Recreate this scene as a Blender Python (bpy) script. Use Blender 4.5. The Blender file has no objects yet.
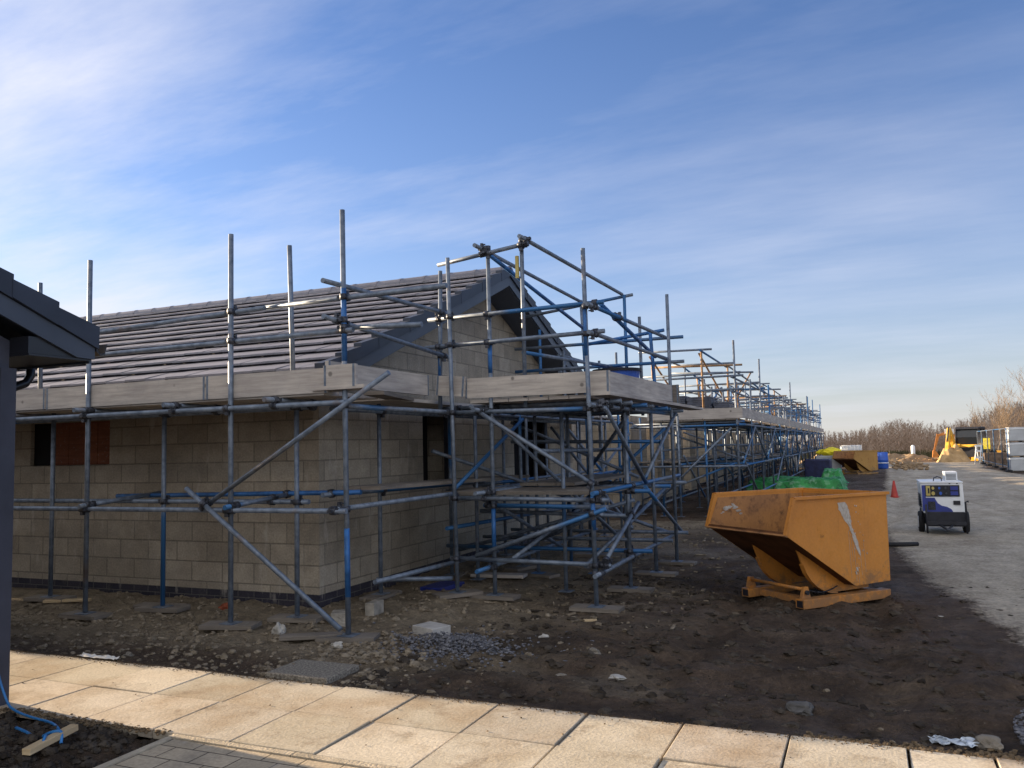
import bpy, math, random
import numpy as np
from mathutils import Vector, noise
random.seed(7)
R = math.radians
scene = bpy.context.scene
COL = scene.collection
V = Vector

# ------------------------------------------------------------------ helpers
ORG = {}
def tag(o, label=None, cat=None, group=None, kind=None):
    if label: o['label'] = label
    if cat: o['category'] = cat
    if group: o['group'] = group
    if kind: o['kind'] = kind
    return o
def thing(name, label, cat, loc=(0, 0, 0), group=None):
    o = bpy.data.objects.new(name, None); COL.objects.link(o)
    o.empty_display_size = .2
    o.location = loc; ORG[o.name] = V(loc)
    return tag(o, label, cat, group)
def orgof(o):
    return ORG.get(o.name, V((0, 0, 0)))

class MB:
    def __init__(s): s.v = []; s.f = []; s.sm = []
    def add(s, vs, fs, sm=False):
        n = len(s.v); s.v += [tuple(p) for p in vs]
        for f in fs: s.f.append(tuple(i + n for i in f)); s.sm.append(sm)
        return s
    def box(s, x0, y0, z0, x1, y1, z1):
        x0, x1 = sorted((x0, x1)); y0, y1 = sorted((y0, y1)); z0, z1 = sorted((z0, z1))
        vs = [(x0,y0,z0),(x1,y0,z0),(x1,y1,z0),(x0,y1,z0),(x0,y0,z1),(x1,y0,z1),(x1,y1,z1),(x0,y1,z1)]
        return s.add(vs, [(0,3,2,1),(4,5,6,7),(0,1,5,4),(1,2,6,5),(2,3,7,6),(3,0,4,7)])
    def obb(s, c, ax, ay, az):
        c, ax, ay, az = V(c), V(ax), V(ay), V(az)
        if ax.cross(ay).dot(az) < 0: ax = -ax
        vs = [c + ax*i + ay*j + az*k for k in (-1, 1) for (i, j) in ((-1,-1),(1,-1),(1,1),(-1,1))]
        return s.add(vs, [(0,3,2,1),(4,5,6,7),(0,1,5,4),(1,2,6,5),(2,3,7,6),(3,0,4,7)])
    def plank(s, p, q, w, t, up=(0, 0, 1)):
        p, q = V(p), V(q); d = q - p; up = V(up)
        side = d.cross(up).normalized(); u = side.cross(d).normalized()
        return s.obb((p + q)/2, d/2, side*w/2, u*t/2)
    def loops(s, rings, cap=True, sm=False, closed=True):
        n = len(rings[0]); base = len(s.v)
        for r in rings: s.v += [tuple(p) for p in r]
        for k in range(len(rings) - 1):
            for i in range(n if closed else n - 1):
                j = (i + 1) % n
                s.f.append((base+k*n+i, base+k*n+j, base+(k+1)*n+j, base+(k+1)*n+i)); s.sm.append(sm)
        if cap:
            s.f.append(tuple(base + i for i in range(n))[::-1]); s.sm.append(False)
            s.f.append(tuple(base + (len(rings)-1)*n + i for i in range(n))); s.sm.append(False)
        return s
    def path(s, pts, r, n=8, cap=True):
        pts = [V(p) for p in pts]; rings = []
        if not hasattr(r, '__len__'): r = [r]*len(pts)
        d0 = (pts[1] - pts[0]).normalized()
        a = d0.cross(V((0, 0, 1)))
        if a.length < .05: a = d0.cross(V((1, 0, 0)))
        a.normalize()
        for k, p in enumerate(pts):
            d = (pts[min(k+1, len(pts)-1)] - pts[max(k-1, 0)]).normalized()
            a = (a - d*a.dot(d)).normalized(); b = d.cross(a)
            rings.append([p + (a*math.cos(t) + b*math.sin(t))*r[k] for t in [2*math.pi*i/n for i in range(n)]])
        return s.loops(rings, cap, True)
    def tube(s, p, q, r, n=8): return s.path([p, q], r, n)
    def cyl(s, c, d, r, h, n=20):
        c, d = V(c), V(d).normalized(); return s.path([c - d*h/2, c + d*h/2], r, n)
    def prism(s, poly, fn, a, b):
        ra = [fn(u, v, a) for u, v in poly]; rb = [fn(u, v, b) for u, v in poly]
        return s.loops([ra, rb], True, False)
    def blob(s, c, rx, ry, rz, rough=.25, seed=0, sub=2):
        # lumpy stone: displaced subdivided octahedron
        vs, fs = ICO[sub]; out = []
        for p in vs:
            k = 1 + rough*noise.noise(V(p)*1.6 + V((seed*3.1, seed*1.7, seed)))*1.6
            out.append((c[0] + p[0]*rx*k, c[1] + p[1]*ry*k, c[2] + p[2]*rz*k))
        return s.add(out, fs, False)
    def mesh(s, name, o=V((0, 0, 0)), uv=True):
        me = bpy.data.meshes.new(name)
        vs = [(p[0]-o[0], p[1]-o[1], p[2]-o[2]) for p in s.v]
        me.from_pydata(vs, [], s.f)
        me.polygons.foreach_set('use_smooth', s.sm)
        if uv:
            ul = me.uv_layers.new(name='UVMap'); k = 0
            dat = [0.0]*(2*len(me.loops))
            for p in me.polygons:
                n = p.normal; ax, ay, az = abs(n.x), abs(n.y), abs(n.z)
                for li in p.loop_indices:
                    w = s.v[me.loops[li].vertex_index]
                    if az >= ax and az >= ay: u_, v_ = w[0], w[1]
                    elif ax >= ay: u_, v_ = w[1], w[2]
                    else: u_, v_ = w[0], w[2]
                    dat[2*li] = u_; dat[2*li+1] = v_
            ul.data.foreach_set('uv', dat)
        return me
    def build(s, name, m, parent=None, loc=None, bevel=0, uv=True):
        if parent is not None: o = orgof(parent)
        elif loc is not None: o = V(loc)
        else:
            a = np.array(s.v); o = V(((a[:,0].min()+a[:,0].max())/2, (a[:,1].min()+a[:,1].max())/2, a[:,2].min()))
        me = s.mesh(name, o, uv); me.materials.append(m)
        ob = bpy.data.objects.new(name, me); COL.objects.link(ob)
        if parent is not None: ob.parent = parent; ORG[ob.name] = o
        else: ob.location = o; ORG[ob.name] = o
        if bevel:
            b = ob.modifiers.new('bevel', 'BEVEL'); b.width = bevel; b.segments = 2; b.limit_method = 'ANGLE'; b.angle_limit = R(40)
        return ob
def _ico(sub):
    t = (1+5**.5)/2
    vs = [V(p).normalized() for p in [(-1,t,0),(1,t,0),(-1,-t,0),(1,-t,0),(0,-1,t),(0,1,t),(0,-1,-t),(0,1,-t),(t,0,-1),(t,0,1),(-t,0,-1),(-t,0,1)]]
    fs = [(0,11,5),(0,5,1),(0,1,7),(0,7,10),(0,10,11),(1,5,9),(5,11,4),(11,10,2),(10,7,6),(7,1,8),(3,9,4),(3,4,2),(3,2,6),(3,6,8),(3,8,9),(4,9,5),(2,4,11),(6,2,10),(8,6,7),(9,8,1)]
    for _ in range(sub):
        c = {}; nf = []
        def mid(a, b):
            k = (min(a, b), max(a, b))
            if k not in c: vs.append(((vs[a]+vs[b])/2).normalized()); c[k] = len(vs)-1
            return c[k]
        for a, b, d in fs:
            x, y, z = mid(a,b), mid(b,d), mid(d,a); nf += [(a,x,z),(b,y,x),(d,z,y),(x,y,z)]
        fs = nf
    return [tuple(v) for v in vs], fs
ICO = {k: _ico(k) for k in (0, 1, 2)}

# ------------------------------------------------------------------ materials
def mat(name, col, rough=.8, metal=0, spec=.3, var=.15, scale=4, bump=0, bscale=30, fine=None, col2=None, emis=None):
    m = bpy.data.materials.new(name); m.use_nodes = True; nt = m.node_tree; N = nt.nodes; L = nt.links
    b = N['Principled BSDF']; b.inputs['Roughness'].default_value = rough; b.inputs['Metallic'].default_value = metal
    b.inputs['Specular IOR Level'].default_value = spec
    tc = N.new('ShaderNodeTexCoord'); ns = N.new('ShaderNodeTexNoise'); ns.inputs['Scale'].default_value = scale; ns.inputs['Detail'].default_value = 6
    L.new(tc.outputs['Object'], ns.inputs['Vector'])
    rp = N.new('ShaderNodeValToRGB'); L.new(ns.outputs['Fac'], rp.inputs['Fac'])
    c2 = col2 or tuple(min(1, c*(1+var)) for c in col); c1 = col if col2 else tuple(c*(1-var) for c in col)
    rp.color_ramp.elements[0].position = .35; rp.color_ramp.elements[1].position = .65
    rp.color_ramp.elements[0].color = (*c1, 1); rp.color_ramp.elements[1].color = (*c2, 1)
    L.new(rp.outputs['Color'], b.inputs['Base Color'])
    if bump:
        n2 = N.new('ShaderNodeTexNoise'); n2.inputs['Scale'].default_value = bscale; n2.inputs['Detail'].default_value = 8
        L.new(tc.outputs['Object'], n2.inputs['Vector'])
        bp = N.new('ShaderNodeBump'); bp.inputs['Strength'].default_value = bump; bp.inputs['Distance'].default_value = .02
        L.new(n2.outputs['Fac'], bp.inputs['Height']); L.new(bp.outputs['Normal'], b.inputs['Normal'])
    m['b'] = 0
    return m
def nodes(m): nt = m.node_tree; return nt.nodes, nt.links, nt.nodes['Principled BSDF']
def mixc(N, L, fac, a, b, mode='MIX'):
    x = N.new('ShaderNodeMix'); x.data_type = 'RGBA'; x.blend_type = mode
    if isinstance(fac, (int, float)): x.inputs[0].default_value = fac
    else: L.new(fac, x.inputs[0])
    for s, i in ((a, 6), (b, 7)):
        if isinstance(s, tuple): x.inputs[i].default_value = (*s[:3], 1)
        else: L.new(s, x.inputs[i])
    return x.outputs[2]
def ramp(N, L, src, p0, p1, c0=(0,0,0), c1=(1,1,1)):
    r = N.new('ShaderNodeValToRGB'); L.new(src, r.inputs['Fac'])
    r.color_ramp.elements[0].position = p0; r.color_ramp.elements[1].position = p1
    r.color_ramp.elements[0].color = (*c0, 1); r.color_ramp.elements[1].color = (*c1, 1); return r.outputs['Color']
def nz(N, L, vec, scale, detail=6, rough=.55):
    n = N.new('ShaderNodeTexNoise'); n.inputs['Scale'].default_value = scale; n.inputs['Detail'].default_value = detail
    n.inputs['Roughness'].default_value = rough; L.new(vec, n.inputs['Vector']); return n.outputs['Fac']
def blank(name, rough=.8, spec=.3, metal=0):
    m = bpy.data.materials.new(name); m.use_nodes = True; N, L, b = nodes(m)
    b.inputs['Roughness'].default_value = rough; b.inputs['Specular IOR Level'].default_value = spec; b.inputs['Metallic'].default_value = metal
    tc = N.new('ShaderNodeTexCoord'); return m, N, L, b, tc
def bumpn(N, L, b, h, strength, dist, prev=None):
    bp = N.new('ShaderNodeBump'); bp.inputs['Strength'].default_value = strength; bp.inputs['Distance'].default_value = dist
    L.new(h, bp.inputs['Height'])
    if prev: L.new(prev, bp.inputs['Normal'])
    L.new(bp.outputs['Normal'], b.inputs['Normal']); return bp.outputs['Normal']

def block_mat(name, bw, rh, mortar, c1, c2, cm, tint, bstr=.5):
    m, N, L, b, tc = blank(name, .92, .15)
    br = N.new('ShaderNodeTexBrick'); L.new(tc.outputs['UV'], br.inputs['Vector'])
    br.inputs['Scale'].default_value = 1; br.inputs['Brick Width'].default_value = bw; br.inputs['Row Height'].default_value = rh
    br.inputs['Mortar Size'].default_value = mortar; br.inputs['Mortar Smooth'].default_value = .6; br.inputs['Bias'].default_value = 0
    br.inputs['Color1'].default_value = (*c1, 1); br.inputs['Color2'].default_value = (*c2, 1); br.inputs['Mortar'].default_value = (*cm, 1)
    n1 = nz(N, L, tc.outputs['UV'], .9, 5); n2 = nz(N, L, tc.outputs['UV'], 45, 4); n3 = nz(N, L, tc.outputs['UV'], 5, 5)
    c = mixc(N, L, ramp(N, L, n1, .4, .68), br.outputs['Color'], tint, 'MULTIPLY')
    c = mixc(N, L, .5, c, ramp(N, L, n3, .3, .7, (.72,.72,.72), (1.25,1.22,1.15)), 'MULTIPLY')
    c = mixc(N, L, .35, c, ramp(N, L, n2, .35, .65, (.6,.6,.6), (1.3,1.3,1.3)), 'MULTIPLY')
    # mortar smears and efflorescence streaks with a shape of their own
    mp = N.new('ShaderNodeMapping'); mp.inputs['Scale'].default_value = (3.2, .9, 1); L.new(tc.outputs['UV'], mp.inputs['Vector'])
    n4 = nz(N, L, mp.outputs['Vector'], 1.7, 7, .65)
    c = mixc(N, L, ramp(N, L, n4, .58, .70, (0,0,0), (.6,.6,.6)), c, (.48,.44,.38))
    n8 = nz(N, L, tc.outputs['UV'], 1.9, 8, .7); c = mixc(N, L, ramp(N, L, n8, .56, .70, (0,0,0), (.45,.45,.45)), c, (.16,.14,.115))
    L.new(c, b.inputs['Base Color'])
    inv = N.new('ShaderNodeMath'); inv.operation = 'MULTIPLY_ADD'; inv.inputs[1].default_value = -1; inv.inputs[2].default_value = 1
    L.new(br.outputs['Fac'], inv.inputs[0])
    p = bumpn(N, L, b, inv.outputs[0], bstr, .008); bumpn(N, L, b, n2, .35, .01, p)
    return m
M = {}
M['block'] = block_mat('blockwork', .45, .225, .011, (.41,.365,.30), (.31,.275,.225), (.235,.21,.175), (.74,.72,.70))
M['brick'] = block_mat('engineering_brick', .225, .075, .006, (.035,.035,.05), (.055,.05,.065), (.13,.125,.12), (.8,.8,.8))
M['paver'] = block_mat('block_paving', .24, .16, .006, (.50,.42,.31), (.40,.34,.25), (.10,.085,.065), (.85,.82,.8))

def steel_mat(blue_on=True, nm='galvanised_scaffold_steel'):
    m, N, L, b, tc = blank(nm, .5, .45, .35)
    oi = N.new('ShaderNodeObjectInfo')
    sc = N.new('ShaderNodeVectorMath'); sc.operation = 'SCALE'; L.new(oi.outputs['Random'], sc.inputs['Scale']); sc.inputs[0].default_value = (37, 91, 53)
    ad = N.new('ShaderNodeVectorMath'); ad.operation = 'ADD'; L.new(tc.outputs['Object'], ad.inputs[0]); L.new(sc.outputs[0], ad.inputs[1])
    n1 = nz(N, L, ad.outputs[0], .38, 1, .3); n2 = nz(N, L, ad.outputs[0], 14, 6); n3 = nz(N, L, ad.outputs[0], 3, 6)
    grey = ramp(N, L, n2, .3, .7, (.085,.112,.155), (.205,.245,.305))
    rust = mixc(N, L, ramp(N, L, n3, .62, .72, (0,0,0), (.55,.55,.55)), grey, (.17,.115,.08))
    rnd = N.new('ShaderNodeMath'); rnd.operation = 'MULTIPLY_ADD'; L.new(oi.outputs['Random'], rnd.inputs[0]); rnd.inputs[1].default_value = .12; L.new(n1, rnd.inputs[2])
    blue = ramp(N, L, rnd.outputs[0], .655, .675); worn = ramp(N, L, n2, .66, .72, (1,1,1), (.2,.2,.2))
    bm = N.new('ShaderNodeMath'); bm.operation = 'MULTIPLY'; L.new(blue, bm.inputs[0]); L.new(worn, bm.inputs[1])
    L.new(mixc(N, L, bm.outputs[0], rust, (.035,.13,.30)) if blue_on else rust, b.inputs['Base Color'])
    bumpn(N, L, b, n2, .15, .004)
    return m
M['steel'] = steel_mat(); M['steel_plain'] = steel_mat(False, 'plain_scaffold_steel')
M['bluesteel'] = mat('blue_painted_steel', (.03,.12,.32), .5, .2, .4, .35, 9, .15, 40)
M['rusty'] = mat('rust_orange_tube', (.30,.185,.10), .75, .1, .3, .35, 6, .2, 40)  # rust, plus warm sunlight on the street scaffold tubes painted into the colour
M['coupler'] = mat('dark_coupler_steel', (.06,.065,.08), .5, .6, .4, .5, 25, .2, 60)
def wood_mat(name, c1, c2, knots=True):
    m, N, L, b, tc = blank(name, .85, .2)
    mp = N.new('ShaderNodeMapping'); mp.inputs['Scale'].default_value = (1.0, 1.0, 12); L.new(tc.outputs['Object'], mp.inputs['Vector'])
    n1 = nz(N, L, mp.outputs['Vector'], 2.2, 8, .6); n2 = nz(N, L, tc.outputs['Object'], 1.1, 5); n3 = nz(N, L, tc.outputs['Object'], 30, 5)
    c = ramp(N, L, n1, .32, .68, c1, c2)
    c = mixc(N, L, .7, c, ramp(N, L, n2, .3, .7, (.7,.7,.72), (1.2,1.18,1.12)), 'MULTIPLY')
    vo = N.new('ShaderNodeTexVoronoi'); vo.inputs['Scale'].default_value = 3.1; L.new(tc.outputs['Object'], vo.inputs['Vector'])
    c = mixc(N, L, ramp(N, L, vo.outputs['Distance'], .05, .09, (.75,.75,.75), (0,0,0)), c, tuple(x*.3 for x in c1))
    c = mixc(N, L, ramp(N, L, n3, .6, .75, (0,0,0), (.5,.5,.5)), c, (.30,.29,.28))
    L.new(c, b.inputs['Base Color']); bumpn(N, L, b, n1, .3, .006); return m
M['board'] = wood_mat('weathered_scaffold_board', (.33,.30,.28), (.52,.48,.44))
M['board_dark'] = wood_mat('dirty_scaffold_board', (.13,.115,.10), (.24,.21,.18))
M['timber'] = wood_mat('new_timber', (.45,.33,.19), (.62,.49,.31))
M['brownply'] = wood_mat('brown_boarding', (.16,.055,.032), (.26,.10,.055))
def tile_mat():
    m, N, L, b, tc = blank('concrete_roof_tile', .55, .45)
    n1 = nz(N, L, tc.outputs['Object'], 1.3, 5); n2 = nz(N, L, tc.outputs['Object'], 50, 5); n3 = nz(N, L, tc.outputs['Object'], 7, 4)
    c = ramp(N, L, n1, .3, .7, (.130,.130,.155), (.200,.197,.225)); c = mixc(N, L, .5, c, ramp(N, L, n3, .3, .7, (.75,.75,.75), (1.25,1.25,1.25)), 'MULTIPLY')
    L.new(mixc(N, L, .3, c, ramp(N, L, n2, .3, .7, (.6,.6,.6), (1.4,1.4,1.4)), 'MULTIPLY'), b.inputs['Base Color']); bumpn(N, L, b, n2, .2, .004); return m
M['tile'] = tile_mat()
M['verge'] = mat('slate_blue_verge_cap', (.030,.038,.058), .5, 0, .4, .2, 3, .05, 30)
M['barge'] = mat('dark_grey_bargeboard', (.055,.068,.095), .45, 0, .4, .1, 2)
M['upvc'] = mat('black_gutter_plastic', (.012,.013,.018), .35, 0, .5, .1, 5)
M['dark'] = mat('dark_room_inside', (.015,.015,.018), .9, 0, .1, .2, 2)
M['pier'] = mat('dark_cladding', (.045,.05,.07), .6, 0, .3, .12, 5, .1, 60)
M['render'] = mat('grey_render_wall', (.060,.067,.095), .75, 0, .3, .1, 5, .1, 60)
M['cleat'] = mat('coupler_yellow_tag', (.45,.36,.12), .6)
M['concrete'] = mat('cast_concrete', (.42,.40,.37), .9, 0, .2, .2, 6, .5, 60)
M['concrete_dark'] = mat('dirty_concrete', (.30,.275,.235), .9, 0, .2, .3, 9, .6, 50)
M['stone'] = mat('dusty_stone', (.21,.185,.15), .9, 0, .2, .4, 5, .5, 40)
M['stone_white'] = mat('pale_stone', (.42,.40,.36), .9, 0, .2, .2, 12, .5, 40)
M['rubble'] = mat('rubble_fragments', (.12,.095,.066), .95, 0, .1, .55, 14, .5, 60, col2=(.27,.225,.165))
M['gravel'] = mat('blue_grey_gravel', (.075,.075,.085), .9, 0, .2, .5, 25, .3, 60, col2=(.20,.20,.215))
M['crumb'] = mat('soil_crumbs', (.14,.10,.06), .95, 0, .1, .5, 30)
M['rope'] = mat('blue_polypropylene_pipe', (.03,.17,.42), .4, 0, .4, .15, 12)
M['white'] = mat('white_painted_metal', (.72,.74,.76), .4, 0, .5, .08, 3)
M['blue'] = mat('deep_blue_paint', (.02,.035,.22), .4, 0, .5, .2, 4)
M['black'] = mat('black_rubber', (.015,.015,.017), .7, 0, .3, .3, 8, .2, 60)
M['blackm'] = mat('black_painted_metal', (.014,.015,.022), .5, 0, .4, .3, 8)
M['yellow'] = mat('machine_yellow', (.75,.42,.05), .5, 0, .4, .15, 3)
M['orange_m'] = mat('machine_orange', (.55,.20,.04), .5, 0, .4, .15, 3)
M['glass'] = mat('cab_glass', (.012,.015,.02), .25, 0, .5, .1, 3)
M['signyellow'] = mat('sign_yellow', (.85,.72,.03), .5)
M['red'] = mat('cone_red', (.36,.035,.02), .5, 0, .4, .2, 8)
M['sack'] = mat('white_woven_sack', (.75,.74,.70), .8, 0, .2, .12, 4, .3, 20)
M['bluetub'] = mat('blue_plastic_tub', (.03,.10,.45), .4, 0, .4, .1, 4)
M['greywrap'] = mat('grey_wrapped_pack', (.42,.44,.46), .5, 0, .4, .12, 2, .3, 6)
M['polythene'] = mat('clear_crumpled_polythene', (.50,.55,.60), .3, 0, .5, .3, 14, .6, 18)
M['bluesheet'] = mat('blue_plastic_sheet', (.015,.025,.16), .4, 0, .4, .2, 8, .3, 20)
M['redbit'] = mat('red_brick_piece', (.22,.06,.03), .9, 0, .2, .2, 8)
M['brownpack'] = mat('brown_brick_pack', (.22,.16,.12), .9, 0, .1, .3, 6)
M['skip_under'] = mat('rust_browned_underside', (.10,.042,.018), .8, 0, .2, .4, 5)  # rust brown, darkened further to hold the shade under the hopper
M['navy'] = mat('navy_wrapping', (.015,.02,.07), .5, 0, .4, .3, 6)
M['heap'] = mat('dug_soil_heap', (.21,.145,.085), .95, 0, .1, .4, 1.5, .8, 5, col2=(.36,.26,.16))
M['sand'] = mat('sand_heap', (.42,.28,.14), .95, 0, .1, .25, 2, .5, 8)
M['bark'] = mat('bare_winter_bark', (.22,.165,.115), .9, 0, .1, .3, .6)
M['twig'] = mat('bare_woodland_twigs', (.24,.185,.145), .95, 0, .1, .35, .12, col2=(.34,.27,.22))  # twig brown lifted paler, distance haze put into the colour
M['hedge'] = mat('dark_scrub', (.05,.05,.03), .95, 0, .1, .4, 1.0, col2=(.12,.105,.06))
M['stack'] = mat('stacked_grey_roof_tiles', (.085,.10,.14), .6, 0, .4, .3, 6)

def tarp_mat():
    m, N, L, b, tc = blank('green_tarpaulin', .62, .35)
    n1 = nz(N, L, tc.outputs['Object'], 2.2, 5); n2 = nz(N, L, tc.outputs['Object'], 6, 5)
    c = ramp(N, L, n1, .35, .65, (.012,.15,.035), (.05,.34,.09)); c = mixc(N, L, ramp(N, L, n2, .50, .62, (0,0,0), (.65,.65,.65)), c, (.22,.42,.27))  # pale patches paint highlights onto the crumpled sheet
    n7 = nz(N, L, tc.outputs['Object'], 3.5, 7, .7); c = mixc(N, L, ramp(N, L, n7, .55, .62, (0,0,0), (.7,.7,.7)), c, (.008,.05,.02))  # dark patches paint the shade of the folds
    L.new(c, b.inputs['Base Color']); bumpn(N, L, b, n2, .6, .05); return m
M['tarp'] = tarp_mat()
def skip_mat(name, base, dark, rustm):
    m, N, L, b, tc = blank(name, .55, .35)
    n1 = nz(N, L, tc.outputs['Object'], 1.4, 6); n2 = nz(N, L, tc.outputs['Object'], 9, 8, .65); n3 = nz(N, L, tc.outputs['Object'], 40, 5)
    c = ramp(N, L, n1, .3, .7, dark, base)
    mp = N.new('ShaderNodeMapping'); mp.inputs['Scale'].default_value = (6, 6, .7); L.new(tc.outputs['Object'], mp.inputs['Vector'])
    ns = nz(N, L, mp.outputs['Vector'], 1.6, 6, .6)
    c = mixc(N, L, ramp(N, L, ns, .60, .72, (0,0,0), (.35,.35,.35)), c, tuple(x*.55 for x in dark))
    c = mixc(N, L, ramp(N, L, n2, *rustm), c, (.11,.055,.03))
    c = mixc(N, L, .3, c, ramp(N, L, n3, .3, .7, (.75,.75,.75), (1.2,1.2,1.2)), 'MULTIPLY')
    L.new(c, b.inputs['Base Color']); bumpn(N, L, b, n2, .12, .01)
    sz = N.new('ShaderNodeSeparateXYZ'); L.new(tc.outputs['Object'], sz.inputs[0])
    mr = N.new('ShaderNodeMapRange'); mr.inputs[1].default_value = .55; mr.inputs[2].default_value = 0; L.new(sz.outputs['Z'], mr.inputs[0])
    ms_ = N.new('ShaderNodeMath'); ms_.operation = 'MULTIPLY_ADD'; L.new(mr.outputs[0], ms_.inputs[0]); ms_.inputs[1].default_value = .28; L.new(nz(N, L, tc.outputs['Object'], 5.5, 9, .75), ms_.inputs[2])
    c = mixc(N, L, ramp(N, L, ms_.outputs[0], .64, .76, (0,0,0), (.6,.6,.6)), c, (.13,.095,.065))   # mud splashed and caked on
    L.new(c, b.inputs['Base Color'])
    rr = ramp(N, L, n2, .4, .7, (.4,.4,.4), (.85,.85,.85)); L.new(rr, b.inputs['Roughness']); return m
M['skip'] = skip_mat('orange_skip_paint', (.60,.25,.045), (.46,.18,.035), (.655, .74, (0,0,0), (.7,.7,.7)))
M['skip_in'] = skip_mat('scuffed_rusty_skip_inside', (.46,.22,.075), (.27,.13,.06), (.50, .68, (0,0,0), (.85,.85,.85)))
M['skip2'] = skip_mat('faded_ochre_skip_paint', (.42,.24,.06), (.34,.18,.05), (.6, .72, (0,0,0), (.7,.7,.7)))
M['scuff'] = mat('dried_cement_splash', (.36,.31,.26), .9, 0, .2, .3, 30, .3, 50, col2=(.50,.46,.41))

def slab_mat():
    m, N, L, b, tc = blank('concrete_paving_slab', .88, .2)
    n1 = nz(N, L, tc.outputs['Object'], 1.1, 5); n2 = nz(N, L, tc.outputs['Object'], 55, 6, .6); n3 = nz(N, L, tc.outputs['Object'], 4.2, 8, .62); n5 = nz(N, L, tc.outputs['Object'], 160, 2)
    at = N.new('ShaderNodeVertexColor'); at.layer_name = 'tone'
    c = ramp(N, L, n3, .3, .72, (.48,.425,.335), (.60,.54,.445))
    c = mixc(N, L, 1.0, c, at.outputs['Color'], 'MULTIPLY')
    c = mixc(N, L, ramp(N, L, n1, .46, .62, (0,0,0), (.75,.75,.75)), c, (.31,.22,.13))
    n6 = nz(N, L, tc.outputs['Object'], 2.6, 9, .75)
    c = mixc(N, L, ramp(N, L, n6, .54, .66, (0,0,0), (.7,.7,.7)), c, (.22,.165,.11))
    c = mixc(N, L, .6, c, ramp(N, L, n2, .32, .66, (.66,.66,.66), (1.22,1.22,1.22)), 'MULTIPLY')
    c = mixc(N, L, ramp(N, L, n5, .68, .74, (0,0,0), (.6,.6,.6)), c, (.20,.16,.12))
    L.new(c, b.inputs['Base Color']); p = bumpn(N, L, b, n2, .45, .006); bumpn(N, L, b, n3, .3, .01, p); return m
M['slab'] = slab_mat()

def ground_mat(name, is_road):
    m, N, L, b, tc = blank(name, .92, .2)
    P = tc.outputs['Object']
    n1 = nz(N, L, P, .55, 6, .6); n2 = nz(N, L, P, 3.2, 8, .68); n3 = nz(N, L, P, 22, 8, .7); n4 = nz(N, L, P, 70, 4, .6); n5 = nz(N, L, P, 1.3, 8, .72)
    at = N.new('ShaderNodeVertexColor'); at.layer_name = 'zone'   # r: clay near house, g: far field, b: stone road
    sp = N.new('ShaderNodeSeparateColor'); L.new(at.outputs['Color'], sp.inputs[0])
    def add(a, b_, k):
        x = N.new('ShaderNodeMath'); x.operation = 'MULTIPLY_ADD'; L.new(a, x.inputs[0]); x.inputs[1].default_value = k; L.new(b_, x.inputs[2]); return x.outputs[0]
    mud = ramp(N, L, n2, .3, .72, (.050,.034,.023), (.145,.102,.070))
    mud = mixc(N, L, ramp(N, L, n5, .55, .68, (0,0,0), (.5,.5,.5)), mud, (.155,.115,.080))
    mud = mixc(N, L, ramp(N, L, n1, .52, .62, (0,0,0), (.6,.6,.6)), mud, (.024,.019,.016))
    clay = ramp(N, L, n2, .3, .7, (.14,.11,.075), (.33,.27,.19))
    fld = ramp(N, L, n1, .3, .7, (.16,.125,.075), (.27,.21,.13))
    c = mixc(N, L, sp.outputs[0], mud, clay); c = mixc(N, L, sp.outputs[1], c, fld)
    mp = N.new('ShaderNodeMapping'); mp.inputs['Scale'].default_value = (1.0, .30, 1); L.new(P, mp.inputs['Vector'])
    r1 = nz(N, L, mp.outputs['Vector'], 1.1, 8, .7)
    road = ramp(N, L, r1, .36, .62, (.36,.305,.235), (.58,.515,.415))
    road = mixc(N, L, .7, road, ramp(N, L, n2, .3, .7, (.62,.60,.58), (1.28,1.27,1.22)), 'MULTIPLY')
    k = add(n5, sp.outputs[2], 1.0)                                # road-ness + noise
    k = add(n3, k, .5)
    f = ramp(N, L, k, .0, 1.0); f.node.color_ramp.elements[0].position = .0
    x = N.new('ShaderNodeMapRange'); x.inputs[1].default_value = 1.12; x.inputs[2].default_value = 1.38; L.new(k, x.inputs[0])
    c = mixc(N, L, x.outputs[0], c, road)
    c = mixc(N, L, .6, c, ramp(N, L, n3, .33, .68, (.48,.48,.48), (1.45,1.43,1.38)), 'MULTIPLY')
    c = mixc(N, L, ramp(N, L, n4, .63, .71, (0,0,0), (.45,.45,.45)), c, (.27,.24,.20))
    L.new(c, b.inputs['Base Color'])
    p = bumpn(N, L, b, n3, 1.0, .06); p = bumpn(N, L, b, n4, .7, .014, p); bumpn(N, L, b, n2, .5, .06, p)
    L.new(ramp(N, L, n1, .35, .6, (.6,.6,.6), (.95,.95,.95)), b.inputs['Roughness']); return m
M['dirt'] = ground_mat('site_mud_and_clay', False)
M['road'] = ground_mat('compacted_stone_haul_road', True)

# ------------------------------------------------------------------ ground
def sstep(a, b, x):
    t = np.clip((x-a)/(b-a), 0, 1); return t*t*(3-2*t)
PAV_Y0, PAV_Y1 = 3.84, 5.0
def road_l(y): return np.interp(y, [4, 6, 7.9, 11, 15, 20, 27, 40, 49, 66], [2.3, 1.75, 1.1, .62, .28, .25, .45, .8, 1.0, 1.2])
def road_r(y): return np.interp(y, [4, 20, 40, 50, 64, 66], [9, 8, 6.4, 5.9, 7.4, 8])
def hraw(x, y):
    n = noise.noise
    h = .035*n(V((x*.8, y*.8, 0))) + .03*n(V((x*2.3, y*2.3, 4))) + .022*n(V((x*5, y*8, 9))) + .030*(.5-abs(n(V((x*8, y*14, 2))))) + .012*n(V((x*19, y*27, 6))) - .012
    return h

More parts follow.
